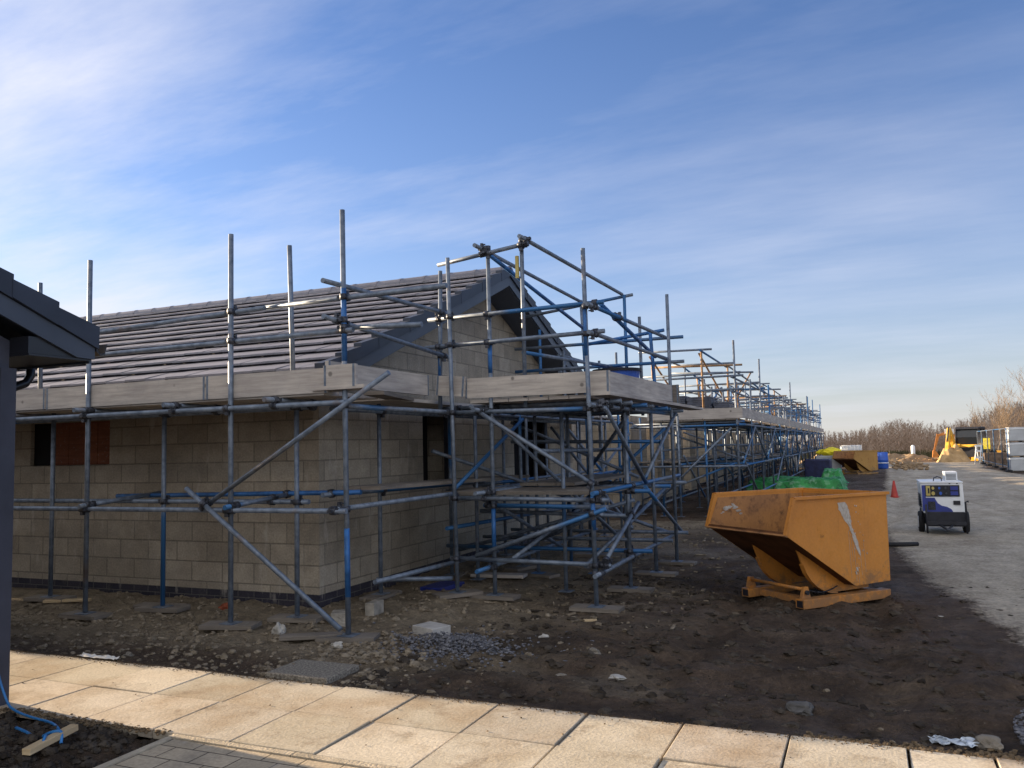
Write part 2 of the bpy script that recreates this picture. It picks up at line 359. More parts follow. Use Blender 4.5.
def gz(x, y):
    rd = min(float(sstep(-.3, .5, np.float64(x - road_l(y)))), 1.0)
    amp = 1 - .85*rd
    z = hraw(x, y)*amp
    # wheel ruts curving through the mud between the skip and the paving
    if x > -3 and y < 9:
        r = math.hypot(x + 2.0, y - 14.0)
        z += (1-rd)*.034*math.sin(r*9+2*noise.noise(V((x*.6,y*.6,1))))*math.exp(-((r-8.0)/1.1)**2)
    if -4 < x < 9 and 5 < y < 40:
        w_ = float(sstep(5.3, 6.2, np.float64(y)))
        for cxr, k_ in ((-1.55, .9), (-.1, .9), (2.2, .35), (3.6, .35)):
            xc = cxr + .25*math.sin(y*.35+cxr) + .04*(y-8)
            d_ = (x-xc)/.17
            if abs(d_) < 3: z += w_*k_*(-.060*math.exp(-d_*d_) + .018*math.exp(-(abs(d_)-1.5)**2*3) + .010*math.exp(-d_*d_)*math.sin(y*38))
    if -26 < x < -3.2:
        z += .05*float(sstep(5.2, 7.0, np.float64(y)))*float(sstep(-3.0, -4.8, np.float64(x)))*(1 if y < 16 else 0)
    z += -.01
    # slab edge
    if y > PAV_Y1-.25 and y < PAV_Y1+.6 and x < 3.4: z = z*float(sstep(PAV_Y1-.1, PAV_Y1+.5, np.float64(y))) - .012
    if y < PAV_Y0+.3 and x < -3.5:
        z += .03*noise.noise(V((x*5, y*5, 30))) + .02*noise.noise(V((x*11, y*11, 3)))
        z -= .035*float(sstep(PAV_Y0-.5, PAV_Y0, np.float64(y)))
        z -= .045*float(sstep(-4.3, -3.9, np.float64(x)))
    inpav = (PAV_Y0-.02 < y < PAV_Y1-.02 and x < 3.4) or (y <= PAV_Y0 and x > -3.93 and x < 3.4)
    if inpav: z = -.09
    if y > 60: z -= .25*float(sstep(60, 85, np.float64(y)))
    return z
xs = np.concatenate([-np.geomspace(900, 9.2, 46), np.arange(-9, 4.01, .05), np.arange(4.2, 9, .2), np.geomspace(9.2, 900, 46)])
ys = np.concatenate([-np.geomspace(300, 2.1, 26), np.arange(-2, 2.4, .4), np.arange(2.5, 11.5, .045), np.arange(11.6, 20, .1), np.geomspace(20.2, 1500, 110)])
nx, ny = len(xs), len(ys)
Z = np.array([[gz(x, y) if (abs(x) < 60 and y < 140) else -.25 for x in xs] for y in ys])
X, Y = np.meshgrid(xs, ys)
me = bpy.data.meshes.new('ground')
co = np.stack([X, Y, Z], -1).reshape(-1, 3)
idx = np.arange(nx*ny).reshape(ny, nx)
q = np.stack([idx[:-1,:-1], idx[:-1,1:], idx[1:,1:], idx[1:,:-1]], -1).reshape(-1, 4)
me.vertices.add(len(co)); me.vertices.foreach_set('co', co.ravel())
me.loops.add(q.size); me.loops.foreach_set('vertex_index', q.ravel())
me.polygons.add(len(q)); me.polygons.foreach_set('loop_start', np.arange(0, q.size, 4)); me.polygons.foreach_set('loop_total', np.full(len(q), 4))
me.update(); me.validate()
me.polygons.foreach_set('use_smooth', np.ones(len(q), bool))
ca = me.color_attributes.new('zone', 'FLOAT_COLOR', 'POINT')
nn = np.array([[noise.noise(V((x*.9, y*.9, 7))) if (abs(x) < 30 and y < 60) else 0 for x in xs] for y in ys])
near_house = (1 - sstep(-3.9, -1.7, X + nn*1.6 + .35*(Y-6)*(Y < 7)))*sstep(5.15, 5.9, Y + nn*.6)*(Y < 18)
near_house = np.maximum(near_house, .45*sstep(.15, .5, nn)*(Y > 5.4)*(Y < 18))
fld = np.maximum(sstep(50, 62, Y), sstep(20, 40, np.abs(X)))
rl_ = road_l(Y)
rdn = sstep(-.45, .30, X - rl_)*(X < road_r(Y))*(Y > 4)*(Y < 66.5)
cols = np.stack([near_house, fld, rdn*.75, np.ones_like(fld)], -1).reshape(-1, 4)
ca.data.foreach_set('color', cols.astype(np.float32).ravel())
me.materials.append(M['dirt'])
g = bpy.data.objects.new('ground', me); COL.objects.link(g); tag(g, kind='structure')

# haul road sheet, a stone layer slightly above the ground
rb = MB(); rows = []; RT_ = sorted(set([0, .004] + [round(.01+.0125*i, 4) for i in range(30)] + [.4+.03*i for i in range(20)] + [.995, 1]))
yy = np.concatenate([np.arange(4.2, 30, .12), np.arange(30, 66.1, .5)])
for y in yy:
    xl = float(road_l(y)) - .70 + .05*noise.noise(V((y*.7, 3, 0)))
    xr = float(road_r(y)) + .4*noise.noise(V((y*.35, 9, 0)))
    row = []
    for t in RT_:
        x = xl + (xr-xl)*t
        row.append((x, y, gz(x, y) + (-.02 if t in (0, 1) else .012 if t < .02 or t > .99 else .018)))
    rows.append(row)
rb.loops(rows, cap=False, sm=True, closed=False)
o = rb.build('haul_road', M['road'], loc=(0, 0, 0), uv=False); tag(o, kind='structure')
ca = o.data.color_attributes.new('zone', 'FLOAT_COLOR', 'POINT')
cc = np.ones((len(rb.v), 4), np.float32); va = np.array(rb.v)
cc[:, 0] = 0; cc[:, 1] = sstep(50, 62, va[:, 1])*.0; cc[:, 2] = .75*sstep(-.45, .30, va[:, 0]-road_l(va[:, 1]))*(1-.5*sstep(-.5, 0, va[:, 0]-road_r(va[:, 1])))
ca.data.foreach_set('color', cc.ravel())

# paving slabs: one row pattern, each slab slightly out of level and tone
pm = MB(); tones = []
xj = [-.48 + .6*k for k in range(-14, 2)] + [.53, 1.13, 1.73, 2.33, 2.93, 3.4]
for r in range(2):
    y1 = PAV_Y1 - r*.58; y0 = y1 - .58
    for k in range(len(xj)-1):
        j = .0055 + (.004 if k % 3 == 0 else 0)
        x0, x1 = xj[k]+j, xj[k+1]-j; b_ = .004
        zz_ = random.uniform(-.004, .004); dz = [zz_+random.uniform(-.003, .003) for _ in range(4)]; n0 = len(pm.f)
        A = [(x0, y0+j*.6), (x1, y0+j*.6), (x1, y1-j*.6), (x0, y1-j*.6)]
        B = [(x0+b_, y0+j*.6+b_), (x1-b_, y0+j*.6+b_), (x1-b_, y1-j*.6-b_), (x0+b_, y1-j*.6-b_)]
        pm.loops([[(*p, -.05) for p in A], [(*p, dz[i]-.004) for i, p in enumerate(A)], [(*p, dz[i]) for i, p in enumerate(B)]])
        t = random.uniform(.76, 1.08); tw = random.uniform(-.03, .03); tones += [(t, t*(1-abs(tw)*.5), t*(1-.04+tw))]*(len(pm.f)-n0)
pv = pm.build('pavement', M['slab'], loc=(0, 0, 0)); tag(pv, kind='structure')
ca = pv.data.color_attributes.new('tone', 'FLOAT_COLOR', 'CORNER')
for p in pv.data.polygons:
    for li in p.loop_indices: ca.data[li].color = (*tones[p.index], 1)
o = MB().box(-3.84, -3, -.06, 3.4, 3.775, -.006).build('block_paving', M['paver'], loc=(0, 0, 0)); tag(o, kind='structure')
e = MB(); x = -3.9
while x < 3.4:
    e.box(x+.003, 3.785, -.06, min(x+.9, 3.4)-.003, 3.835, .001); x += .9
y = 3.78
while y > -3:
    e.box(-3.9, y-.9+.003, -.06, -3.85, y-.003, 0); y -= .9
M['kerb'] = mat('buff_concrete_kerb', (.40,.345,.26), .9, 0, .2, .25, 6, .5, 60)
o = e.build('kerb', M['kerb'], loc=(0, 0, 0)); tag(o, kind='structure')

# ------------------------------------------------------------------ houses
def wall_box(mb, axis, p0, p1, a0, a1, z0, z1, holes):
    """wall slab between p0..p1 (thickness axis) along a0..a1 with rectangular holes (a,b,za,zb)"""
    def put(a, b, za, zb):
        if b-a < 1e-4 or zb-za < 1e-4: return
        if axis == 'x': mb.box(a, p0, za, b, p1, zb)
        else: mb.box(p0, a, za, p1, b, zb)
    cur = a0
    for (a, b, za, zb) in sorted(holes):
        put(cur, a, z0, z1); put(a, b, z0, za); put(a, b, zb, z1); cur = b
    put(cur, a1, z0, z1)
WX, WY0, WY1, XB = -5.42, 7.33, 15.67, -25.0
def slope(y): return 2.49 + .402*(min(y, 23-y) - 6.72)      # tile surface height of the finished bungalow roof (ridge y 11.5)
def house_shell(name, label, dy, wx, xb, finished, holes_e, holes_g, h=2.4, group=None):
    t = thing(name, label, 'house', (wx, WY0+dy, 0), group)
    y0, y1 = WY0+dy, WY1+dy; T = .1
    ins = MB()
    w = MB(); z0 = .15
    wall_box(w, 'x', y0, y0+T, xb, wx-T, z0, h, holes_e)                 # front eaves wall
    wall_box(w, 'x', y1-T, y1, xb, wx-T, z0, h, [])
    wall_box(w, 'y', wx-T, wx, y0, y1, z0, h, holes_g)                   # gable wall
    w.box(xb, y0+T, z0, xb+T, y1-T, h)
    if finished:
        ym = (y0+y1)/2; pk = slope(11.5)-.16; eh = slope(WY0)-.16
        poly = [(y0, h), (y1, h), (y1, eh), (ym, pk), (y0, eh)]
        w.prism(poly, lambda u, v, a: (a, u, v), wx-T, wx); w.prism(poly, lambda u, v, a: (a, u, v), xb, xb+T)
    w.build('wall', M['block'], t)
    p = MB(); p.box(xb+.003, y0+.003, -.3, wx-.003, y0+T, z0); p.box(wx-T, y0+T, -.3, wx-.003, y1-.003, z0); p.box(xb+.003, y1-T, -.3, wx-T, y1-.003, z0)
    p.build('plinth', M['brick'], t)
    # inner leaf and a screed floor, dark inside
    i = MB(); i.box(xb+.2, y0+.2, -.05, wx-.2, y1-.2, .1); i.build('floor', M['concrete_dark'], t)
    il = MB(); il.box(wx-3.2, y0+.11, .1, wx-3.1, y1-.11, h); il.box(xb+.3, y0+3.2, .1, wx-.11, y0+3.3, h); il.box(xb+.3, y0+6.2, .1, wx-3.1, y0+6.3, h)
    il.build('partition_wall', M['block'], t)
    return t
h1 = house_shell('bungalow', 'unfinished blockwork bungalow with completed grey tiled roof nearest the paving', 0, WX, XB, True,
                 [(-9.94, -8.53, 1.575, 2.12), (-18.5, -17.0, .15, 2.12)], [(9.6, 10.4, 1.2, 2.16), (12.69, 14.36, 1.1, 2.3)])
# window in the eaves wall: dark glazed gap and brown boarding
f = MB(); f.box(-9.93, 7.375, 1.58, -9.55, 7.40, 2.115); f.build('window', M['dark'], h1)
f = MB()
for k in range(4): f.box(-9.545+k*.254, 7.37+.003*(k % 2), 1.58, -9.545+(k+1)*.254-.004, 7.39+.003*(k % 2), 2.115)
o = f.build('window_board', M['brownply'], h1)
f = MB()
for a, b, za, zb in [(9.6, 10.4, 1.2, 2.16), (12.69, 14.36, 1.1, 2.3)]:
    f = MB(); yc = (a+b)/2
    f.box(WX-.09, a, za, WX-.03, a+.035, zb); f.box(WX-.09, b-.035, za, WX-.03, b, zb)
    f.box(WX-.09, a+.035, zb-.035, WX-.03, b-.035, zb); f.box(WX-.09, a+.035, za, WX-.03, b-.035, za+.035)
    f.build('window_former', M['blackm'], h1)
    MB().box(WX-.5, a-.3, za-.3, WX-.45, b+.3, 2.39).build('damp_screen', M['dark'], h1)  # near-black sheet painted as the dark of the unlit room
# roof courses: real stepped tiles
def roof(parent, y_eave, y_ridge, z_eave, pitch, xa, xb, n, side, mt):
    mb = MB(); L_ = abs(y_ridge-y_eave)/math.cos(pitch); gdy = abs(y_ridge-y_eave)/n
    prof = []
    for k in range(n):
        ya = y_eave + side*gdy*k; yb = y_eave + side*gdy*(k+1)
        za = z_eave + gdy*k*math.tan(pitch); zb = z_eave + gdy*(k+1)*math.tan(pitch)
        prof.append([(ya, za+.010), (ya, za+.032), (yb, zb+.0)])
    w = .30; nxx = int(abs(xb-xa)/w)
    for k, pr_ in enumerate(prof):
        off = .15 if k % 2 else 0
        x = xa
        while x < xb - 1e-6:
            x1 = min(xb, (x + w) if x > xa else x + w - off)
            dz = random.uniform(-.0045, .0045); gp = .004
            a, b, c = pr_
            q = [(x, a[0], a[1]+dz), (x1-gp, a[0], a[1]+dz), (x1-gp, b[0], b[1]+dz), (x, b[0], b[1]+dz), (x, c[0]+side*.05, c[1]+.0+dz*.5), (x1-gp, c[0]+side*.05, c[1]+dz*.5)]
            mb.add(q, [(0,1,2,3), (3,2,5,4)]); mb.add([(x, a[0], a[1]+dz), (x1-gp, a[0], a[1]+dz), (x1-gp, a[0]+side*.07, a[1]+.0+dz), (x, a[0]+side*.07, a[1]+dz)], [(0,1,2,3)])
            x = x1
    # under-surface so that it has thickness
    tp = math.tan(pitch)
    mb.add([(xa, y_eave+side*.03, z_eave-.03), (xb, y_eave+side*.03, z_eave-.03), (xb, y_ridge, z_eave-.03+abs(y_ridge-y_eave)*tp), (xa, y_ridge, z_eave-.03+abs(y_ridge-y_eave)*tp)], [(0,1,2,3)])
    return mb
PITCH = math.atan(.402)
t_ = roof(h1, 6.72, 11.5, 2.49, PITCH, XB-.3, -4.93, 14, 1, None); rf = t_.build('roof', M['tile'], h1)
t_ = roof(h1, 16.28, 11.5, 2.49, PITCH, XB-.3, -4.93, 14, -1, None); t_.build('roof', M['tile'], h1)
# ridge tiles
rg = MB(); x = XB-.3; zr = slope(11.5)
while x < -4.95:
    x1 = min(x+.45, -4.90)
    ring = lambda X_, d: [(X_, 11.5+(.14+d)*math.cos(a), zr-.05+(.105+d)*math.sin(a)) for a in [math.pi*i/8 for i in range(9)]]
    rg.loops([ring(x, .006), ring(x+.05, .006), ring(x+.051, 0), ring(x1, 0)], cap=True, sm=False); x = x1
rg.build('ridge', M['tile'], rf)
def verge(parent, xface, y_e, y_r, z_e, tp, side, n, sx=1):
    """stepped verge caps + bargeboard + soffit of one slope; sx = outward x direction"""
    g_ = abs(y_r-y_e)/n; v = MB()
    for k in range(n):
        ya, yb = y_e+side*g_*k, y_e+side*(g_*(k+1)+.008); za = z_e+g_*k*tp; zb = z_e+(g_*(k+1)+.008)*tp
        poly = [(ya+side*.002, za-.105), (ya-side*.002, za+.062), (yb, zb+.024), (yb, zb-.10)]
        v.prism(poly, lambda u, w, a: (a, u, w), xface-sx*.10+.003*(k%2), xface+.004*(k%2)*sx)
    v.build('verge_cap', M['verge'], parent)
    b = MB(); poly = [(y_e+side*.02, z_e-.185), (y_e+side*.02, z_e-.10), (y_r, z_e-.11+abs(y_r-y_e)*tp), (y_r, z_e-.25+abs(y_r-y_e)*tp), (y_e+side*.17, z_e-.25+.17*tp)]
    b.prism(poly, lambda u, w, a: (a, u, w), xface-sx*.045, xface-sx*.022); b.build('bargeboard', M['barge'], parent)
    return
n_ = 14
verge(h1, -4.90, 6.70, 11.5, 2.485, .402, 1, n_); verge(h1, -4.90, 16.30, 11.5, 2.485, .402, -1, n_)
sf = MB()
for s_, ye in ((1, 6.72), (-1, 16.28)):
    za, zb = 2.49-.26, 2.49-.26+4.78*.402
    sf.loops([[(-5.415, ye+s_*.1, za+.04), (-4.945, ye+s_*.1, za+.04), (-4.945, ye+s_*.1, za+.06), (-5.415, ye+s_*.1, za+.06)], [(-5.415, 11.5, zb), (-4.945, 11.5, zb), (-4.945, 11.5, zb+.02), (-5.415, 11.5, zb+.02)]])
    y_in = WY0 if s_ == 1 else WY1
    sf.box(XB, min(ye+s_*.02, y_in), 2.25, -5.42, max(ye+s_*.02, y_in), 2.265)
sf.build('soffit', M['barge'], h1)
fa = MB(); fa.box(XB, 6.74, 2.255, -4.95, 6.765, 2.45); fa.box(XB, 16.235, 2.255, -4.95, 16.26, 2.45); fa.build('fascia', M['barge'], h1)

# unfinished houses further along, walls only
hs = []
specs = [(12.5, 'second bungalow shell of bare blockwork walls behind the stacked roof tiles'), (25.0, 'third bungalow shell of bare block walls inside scaffolding past the second'),
         (37.5, 'fourth bare block bungalow shell in the row beside the far skip'), (49.5, 'farthest bare block bungalow shell at the end of the scaffolded row')]
for dy, lb in specs:
    t = house_shell('bungalow', lb, dy, WX+.1, -19, False, [(-8.5, -7, .15, 2.1), (-12, -10.8, .9, 2.1)],
                    [(8.9+dy, 10.0+dy, .15, 2.15), (11.6+dy, 12.6+dy, .9, 2.15), (13.6+dy, 14.7+dy, .15, 2.15)], h=2.4, group='bare block bungalow shells along the haul road')
for k, y in enumerate((15.72, 28.2, 40.7)):  # added walls closing the gaps so no sun strips cross the road
    lw = thing('link_wall', ['low block link wall between the roofed bungalow and the second shell', 'block link wall between the second and third bungalow shells', 'block link wall between the third and fourth bungalow shells'][k], 'wall', (-6.3, y, 0), 'block link walls between the bungalows')
    MB().box(-6.4, y, .15, -6.3, y+4.05, 2.4).build('blockwork', M['block'], lw)
    MB().box(-6.4, y+.002, -.2, -6.303, y+4.04, .15).build('plinth', M['brick'], lw)

# neighbouring finished house whose eaves poke in on the left
h0 = thing('house', 'dark finished house corner with tiled verge and swan neck downpipe at left edge', 'house', (-5.5, 3.9, 0))
w = MB(); w.box(-14, -4.0, -.2, -5.5, 3.9, 2.3); 
w.prism([(-4.0, 2.3), (3.9, 2.3), (3.9, 2.5), (-.05, 4.18), (-4.0, 2.5)], lambda u, v, a: (a, u, v), -14, -5.53)
w.build('wall', M['render'], h0)
c_ = MB(); c_.box(-5.60, 3.80, -.15, -5.470, 3.915, 2.3); c_.build('corner_trim', M['pier'], h0)
E0, Z0 = 4.42, 2.585
rt = roof(h0, E0, -.05, Z0, PITCH, -14.2, -5.32, 13, 1*-1, None); rt.build('roof', M['tile'], h0)
rt = roof(h0, -4.57, -.05, Z0, PITCH, -14.2, -5.32, 13, 1, None); rt.build('roof', M['tile'], h0)
verge(h0, -5.29, E0+.02, -.05, Z0, .402, -1, 13); verge(h0, -5.29, -4.59, -.05, Z0, .402, 1, 13)
s0 = MB(); s0.box(-14, 3.9, 2.385, -5.33, 4.39, 2.40); 
s0.loops([[(-5.53, 4.35, 2.41), (-5.335, 4.35, 2.41), (-5.335, 4.35, 2.425), (-5.53, 4.35, 2.425)], [(-5.53, -.05, 4.17), (-5.335, -.05, 4.17), (-5.335, -.05, 4.19), (-5.53, -.05, 4.19)]])
s0.box(-5.53, 3.90, 2.402, -5.336, 4.36, 2.52)
s0.build('soffit', M['upvc'], h0)
MB().box(-14, 4.395, 2.37, -5.34, 4.415, 2.54).build('fascia', M['barge'], h0)
gt = MB(); prof = [(a-.05, b+.085) for a, b in [(4.47, 2.44), (4.475, 2.375), (4.51, 2.345), (4.55, 2.36), (4.57, 2.44), (4.56, 2.44), (4.545, 2.37), (4.51, 2.357), (4.485, 2.38), (4.48, 2.44)]]
gt.prism(prof, lambda u, v, a: (a, u, v), -14, -5.30); gt.build('gutter', M['upvc'], h0)
dp = MB(); dp.path([(-6.07, 4.46, 2.44), (-6.07, 4.46, 2.32), (-6.07, 4.42, 2.26), (-6.07, 4.02, 2.10), (-6.07, 3.96, 2.04), (-6.07, 3.955, .05)], .034, 10); dp.build('downpipe', M['upvc'], h0)

# ------------------------------------------------------------------ scaffolding
RT = .0245
class Scaff:
    def __init__(s, name, label, loc, group=None):
        s.t = thing(name, label, 'scaffolding', loc, group); s.V = []; s.H = []; s.nc = 0
    def tube(s, name, p, q, mt='steel'):
        MB().tube(p, q, RT, 8).build(name, M[mt], s.t, uv=False)
        p, q = V(p), V(q)
        (s.V if name == 'standard' else s.H).append((p, q))
    def std(s, x, y, z1, z0=None, sole=True, lean=(0, 0), mt='steel', sr=None):
        g0 = gz(x, y)+.055 if z0 is None else z0
        s.tube('standard', (x, y, g0), (x+lean[0], y+lean[1], z1), mt)
        if z0 is None:
            MB().box(x-.075, y-.075, g0-.012, x+.075, y+.075, g0-.006).build('base_plate', M['steel'], s.t, uv=False)
            if sole:
                a = sr if sr is not None else random.choice((0, 0, .2, 1.3, -.3)); L_ = .26
                MB().obb((x, y, g0-.032), (L_*math.cos(a), L_*math.sin(a), 0), (-.112*math.sin(a), .112*math.cos(a), 0), (0, 0, .019)).build('sole_board', M['board_dark'], s.t, uv=False)
    def board(s, name, p, q, w, t, up=(0, 0, 1), mt='board'):
        ob = MB().plank(p, q, w, t, up).build(name, M[mt], s.t, uv=False)
        if name == 'toe_board' and s.t['label'].startswith('galv'):
            p, q = V(p), V(q); d = (q-p).normalized()
            for e_ in (p+d*.02, q-d*.02): MB().plank(e_-d*.012, e_+d*.012, w+.003, t+.003, up).build('end_band', M['steel_plain'], ob, uv=False)
    def couplers(s, limit=96):
        cand = []
        allt = [(a, True) for a in s.V] + [(b, False) for b in s.H]
        for i in range(len(allt)):
            for j in range(i+1, len(allt)):
                (p1, q1), v1 = allt[i]; (p2, q2), v2 = allt[j]
                d1, d2 = q1-p1, q2-p2; n = d1.cross(d2)
                if n.length < .15*d1.length*d2.length: continue
                r = p2-p1; nn_ = n.length_squared
                t1 = r.cross(d2).dot(n)/nn_; t2 = r.cross(d1).dot(n)/nn_
                e1, e2 = .06/d1.length, .06/d2.length
                if not (-e1 <= t1 <= 1+e1 and -e2 <= t2 <= 1+e2): continue
                a, b = p1+d1*t1, p2+d2*t2
                if (a-b).length < .085: cand.append(((a-V((0,0,1.6))).length, a, b, d1.normalized(), d2.normalized()))
        cand.sort(key=lambda c: c[0])
        for _, a, b, u, w in cand[:limit]:
            m = MB(); m.cyl(a, u, .036, .055, 8); m.cyl(b, w, .036, .055, 8)
            k = (b-a).normalized() if (b-a).length > 1e-3 else u.cross(w).normalized()
            s1 = u.cross(k); s1 = s1.normalized() if s1.length > .01 else w
            m.obb(a + s1*.045, u*.02, s1*.02, k*.014); m.tube(a + s1*.05 - k*.015, a + s1*.05 + k*.04, .008, 6)
            s2 = w.cross(k); s2 = s2.normalized() if s2.length > .01 else u
            m.obb(b + s2*.045, w*.02, s2*.02, k*.014); m.tube(b + s2*.05 - k*.04, b + s2*.05 + k*.015, .008, 6)
            m.build('coupler', M['coupler'], s.t, uv=False)

S = Scaff('scaffolding', 'galvanised tube scaffolding with toe boards wrapped around the roofed bungalow and its loading bay', (-4.3, 6.15, 0))
# -- eaves row
YO = 6.15
outer = [(-7.47, 3.76), (-5.56, 3.80), (-9.4, 3.7)] + [(-11.4-2.05*k, 2.42) for k in range(7)]
for x, zt in outer: S.std(x, YO, zt, lean=(.0 if x < -8 else -.01, 0), sr=.25 if abs(x+5.56) < .1 else 0, mt='steel_plain')
S.std(-4.28, 6.20, 3.88, lean=(-.03, 0), sr=.3, mt='steel_plain')
def painted(p, q): MB().tube(p, q, RT+.0012, 8).build('painted_length', M['bluesteel'], S.t, uv=False)
painted((-4.281, 6.20, .38), (-4.287, 6.20, .98)); painted((-4.297, 6.20, 2.48), (-4.302, 6.20, 3.15))
for x in (-8.6, -6.90, -5.16) + tuple(-10.7-2.05*k for k in range(7)): S.std(x, 6.62, 2.2, sole=x > -9, sr=.15)
for x, zt in ((-5.2, 3.74), (-8.81, 3.73)): S.std(x+.04, 6.58, zt, z0=2.1, lean=(-.05, 0), mt='steel_plain')
for z, y in ((1.13, YO-.05), (2.09, YO-.05)): S.tube('ledger', (-25, y, z), (-4.22, y, z+.01))
for z in (1.18, 2.11): S.tube('ledger', (-24.8, 6.67, z), (-5.05, 6.67, z))
S.tube('ledger', (-7.9, 6.9, 1.22), (-4.6, 6.9, 1.26), 'bluesteel')
S.tube('guard_rail', (-10.3, YO+.05, 2.73), (-4.2, YO+.05, 2.76), 'steel_plain'); S.tube('guard_rail', (-4.3, YO+.1, 2.79), (-3.52, YO+.1, 2.76))
S.tube('guard_rail', (-10.3, YO+.05, 2.90), (-5.2, YO+.05, 3.05), 'steel_plain'); S.tube('guard_rail', (-5.35, YO+.1, 3.06), (-3.27, YO+.1, 3.08), 'steel_plain')
x = -5.0
while x > -25:
    S.tube('transom', (x, 5.95, 2.155), (x, 7.2, 2.155)); x -= 1.22
for x in (-7.4, -5.5): S.tube('transom', (x, 6.0, 1.17), (x, 7.1, 1.25))
S.tube('brace', (-3.72, 6.02, 2.33), (-5.72, 6.06, 1.22)); S.tube('brace', (-5.97, 6.0, 1.35), (-4.22, 6.0, .14))
for k in range(9):   # deck boards and toe boards, in 3.9 / 2.4 m lengths
    x1 = -4.52 - k*2.4; x0 = x1-2.4+.012
    for j in range(4): S.board('deck_board', (x0, 6.30+j*.232, 2.2+.004*(j % 2)), (x1, 6.30+j*.232, 2.2+.004*(j % 2)), .222, .036)
xs_ = [-25, -21.2, -17.3, -13.4, -9.7, -8.15, -5.9, -4.46]
for k in range(len(xs_)-1):
    S.board('toe_board', (xs_[k]+.004, 6.185+.004*(k % 2), 2.315-.006*(k % 2)), (xs_[k+1]-.004, 6.185+.004*(k % 2), 2.315), .225, .036, (0, -1, 0))
# -- gable walkway
S.board('toe_board', (-4.50, 6.21, 2.385), (-4.50, 8.10, 2.385), .225, .036, (1, 0, 0)); S.board('toe_board', (-4.49, 6.16, 2.345), (-4.14, 6.155, 2.345), .2, .036, (0, 1, 0))
for j in range(4): S.board('deck_board', (-4.62-j*.0-.0, 6.25+j*.23, 2.24), (-4.05, 6.25+j*.23, 2.24), .22, .036) if j < 1 else None
for j in range(3): S.board('deck_board', (-4.62-j*.232, 7.3, 2.205), (-4.62-j*.232, 11.2, 2.205+.003*j), .222, .036)
for j in range(3): S.board('deck_board', (-4.62-j*.232, 11.22, 2.205), (-4.62-j*.232, 16.3, 2.205+.003*j), .222, .036)
S.board('deck_board', (-4.25, 6.6, 2.21), (-4.7, 8.1, 2.215), .2, .036, mt='board_dark')
for y in (7.87, 9.57, 11.3, 13.1, 14.9, 16.2): S.std(-5.0, y, 2.2, sr=1.57, sole=y < 12)
S.std(-4.20, 8.16, 3.83, lean=(-.05, 0), sr=.9, mt='steel_plain'); S.std(-4.44, 8.28, 3.72, z0=2.1, lean=(.03, 0), mt='steel_plain'); painted((-4.435, 8.28, 2.5), (-4.43, 8.28, 2.85)); S.std(-3.81, 8.30, 3.86, lean=(0, 0), sr=0, mt='steel_plain'); painted((-3.81, 8.30, .55), (-3.81, 8.30, 1.0)); painted((-3.81, 8.30, 2.5), (-3.81, 8.30, 2.85))
S.std(-3.42, 8.36, 4.03, z0=2.1, mt='steel_plain'); S.std(-2.60, 8.13, 3.74, lean=(-.03, 0), sr=0, mt='steel_plain'); painted((-2.603, 8.13, .8), (-2.609, 8.13, 1.2)); painted((-2.622, 8.13, 2.6), (-2.627, 8.13, 3.15))
for x, y, zt in ((-2.60, 9.46, 2.2), (-2.56, 10.57, 2.22), (-2.50, 11.55, 3.80)): S.std(x, y, zt, sr=0)
for x, y in ((-3.92, 9.88), (-3.80, 10.81), (-3.85, 11.9)): S.std(x, y, 2.25)
for y in (10.4, 12.3, 14.2, 16.0): S.std(-4.35, y, 3.2 if y > 12 else 2.3, sole=y < 11)
for z, y0_ in ((1.15, 6.1), (2.08, 6.2)): S.tube('ledger', (-4.36, y0_, z), (-4.36, 16.4, z+.03))
S.tube('ledger', (-4.95, 6.75, 1.24), (-4.95, 10.5, 1.20)); S.tube('ledger', (-4.95, 6.9, 2.10), (-4.95, 16.3, 2.10)); S.tube('ledger', (-4.96, 10.2, 1.16), (-4.96, 16.2, 1.18))
S.tube('ledger', (-4.42, 6.85, .40), (-4.36, 9.6, .36)); S.tube('ledger', (-4.85, 7.55, .30), (-4.15, 7.95, .28)); S.tube('ledger', (-4.9, 9.6, .4), (-4.3, 12.4, .4))
S.tube('guard_rail', (-4.40, 6.02, 3.2), (-4.40, 8.55, 3.24)); S.tube('guard_rail', (-4.38, 6.0, 2.87), (-4.38, 8.45, 2.72))
S.tube('guard_rail', (-4.6, 8.23, 2.83), (-2.45, 8.23, 2.86)); S.tube('guard_rail', (-4.55, 8.23, 3.15), (-2.45, 8.23, 3.17))
# bay: ledgers, transoms, braces
for z in (.46, 1.12, 2.07): S.tube('ledger', (-4.3, 8.20, z), (-2.45, 8.20, z-.02))
S.tube('ledger', (-3.95, 8.36, 1.03), (-2.5, 8.30, 1.02))
for x in (-2.55, -3.86):
    for z in (.36, 1.18, 2.08): S.tube('ledger', (x, 7.95, z), (x-.02, 12.25, z+.02))
for y in (9.5, 10.6, 11.6):
    for z in (.42, 1.12, 2.13): S.tube('transom', (-5.05, y+.04, z), (-2.35, y+.04, z))
for y in (8.6, 9.05, 10.05, 11.05): S.tube('transom', (-4.6, y, 2.14), (-2.4, y, 2.14))
S.tube('brace', (-3.98, 8.10, 2.13), (-2.58, 8.10, 1.26)); S.tube('brace', (-3.95, 8.12, .50), (-2.46, 8.10, 1.02))
S.tube('brace', (-2.50, 8.2, .50), (-2.50, 9.56, .98)); S.tube('brace', (-2.50, 8.22, 2.12), (-2.50, 9.95, 1.2)); S.tube('brace', (-2.5, 9.9, 1.15), (-2.5, 11.9, .42))
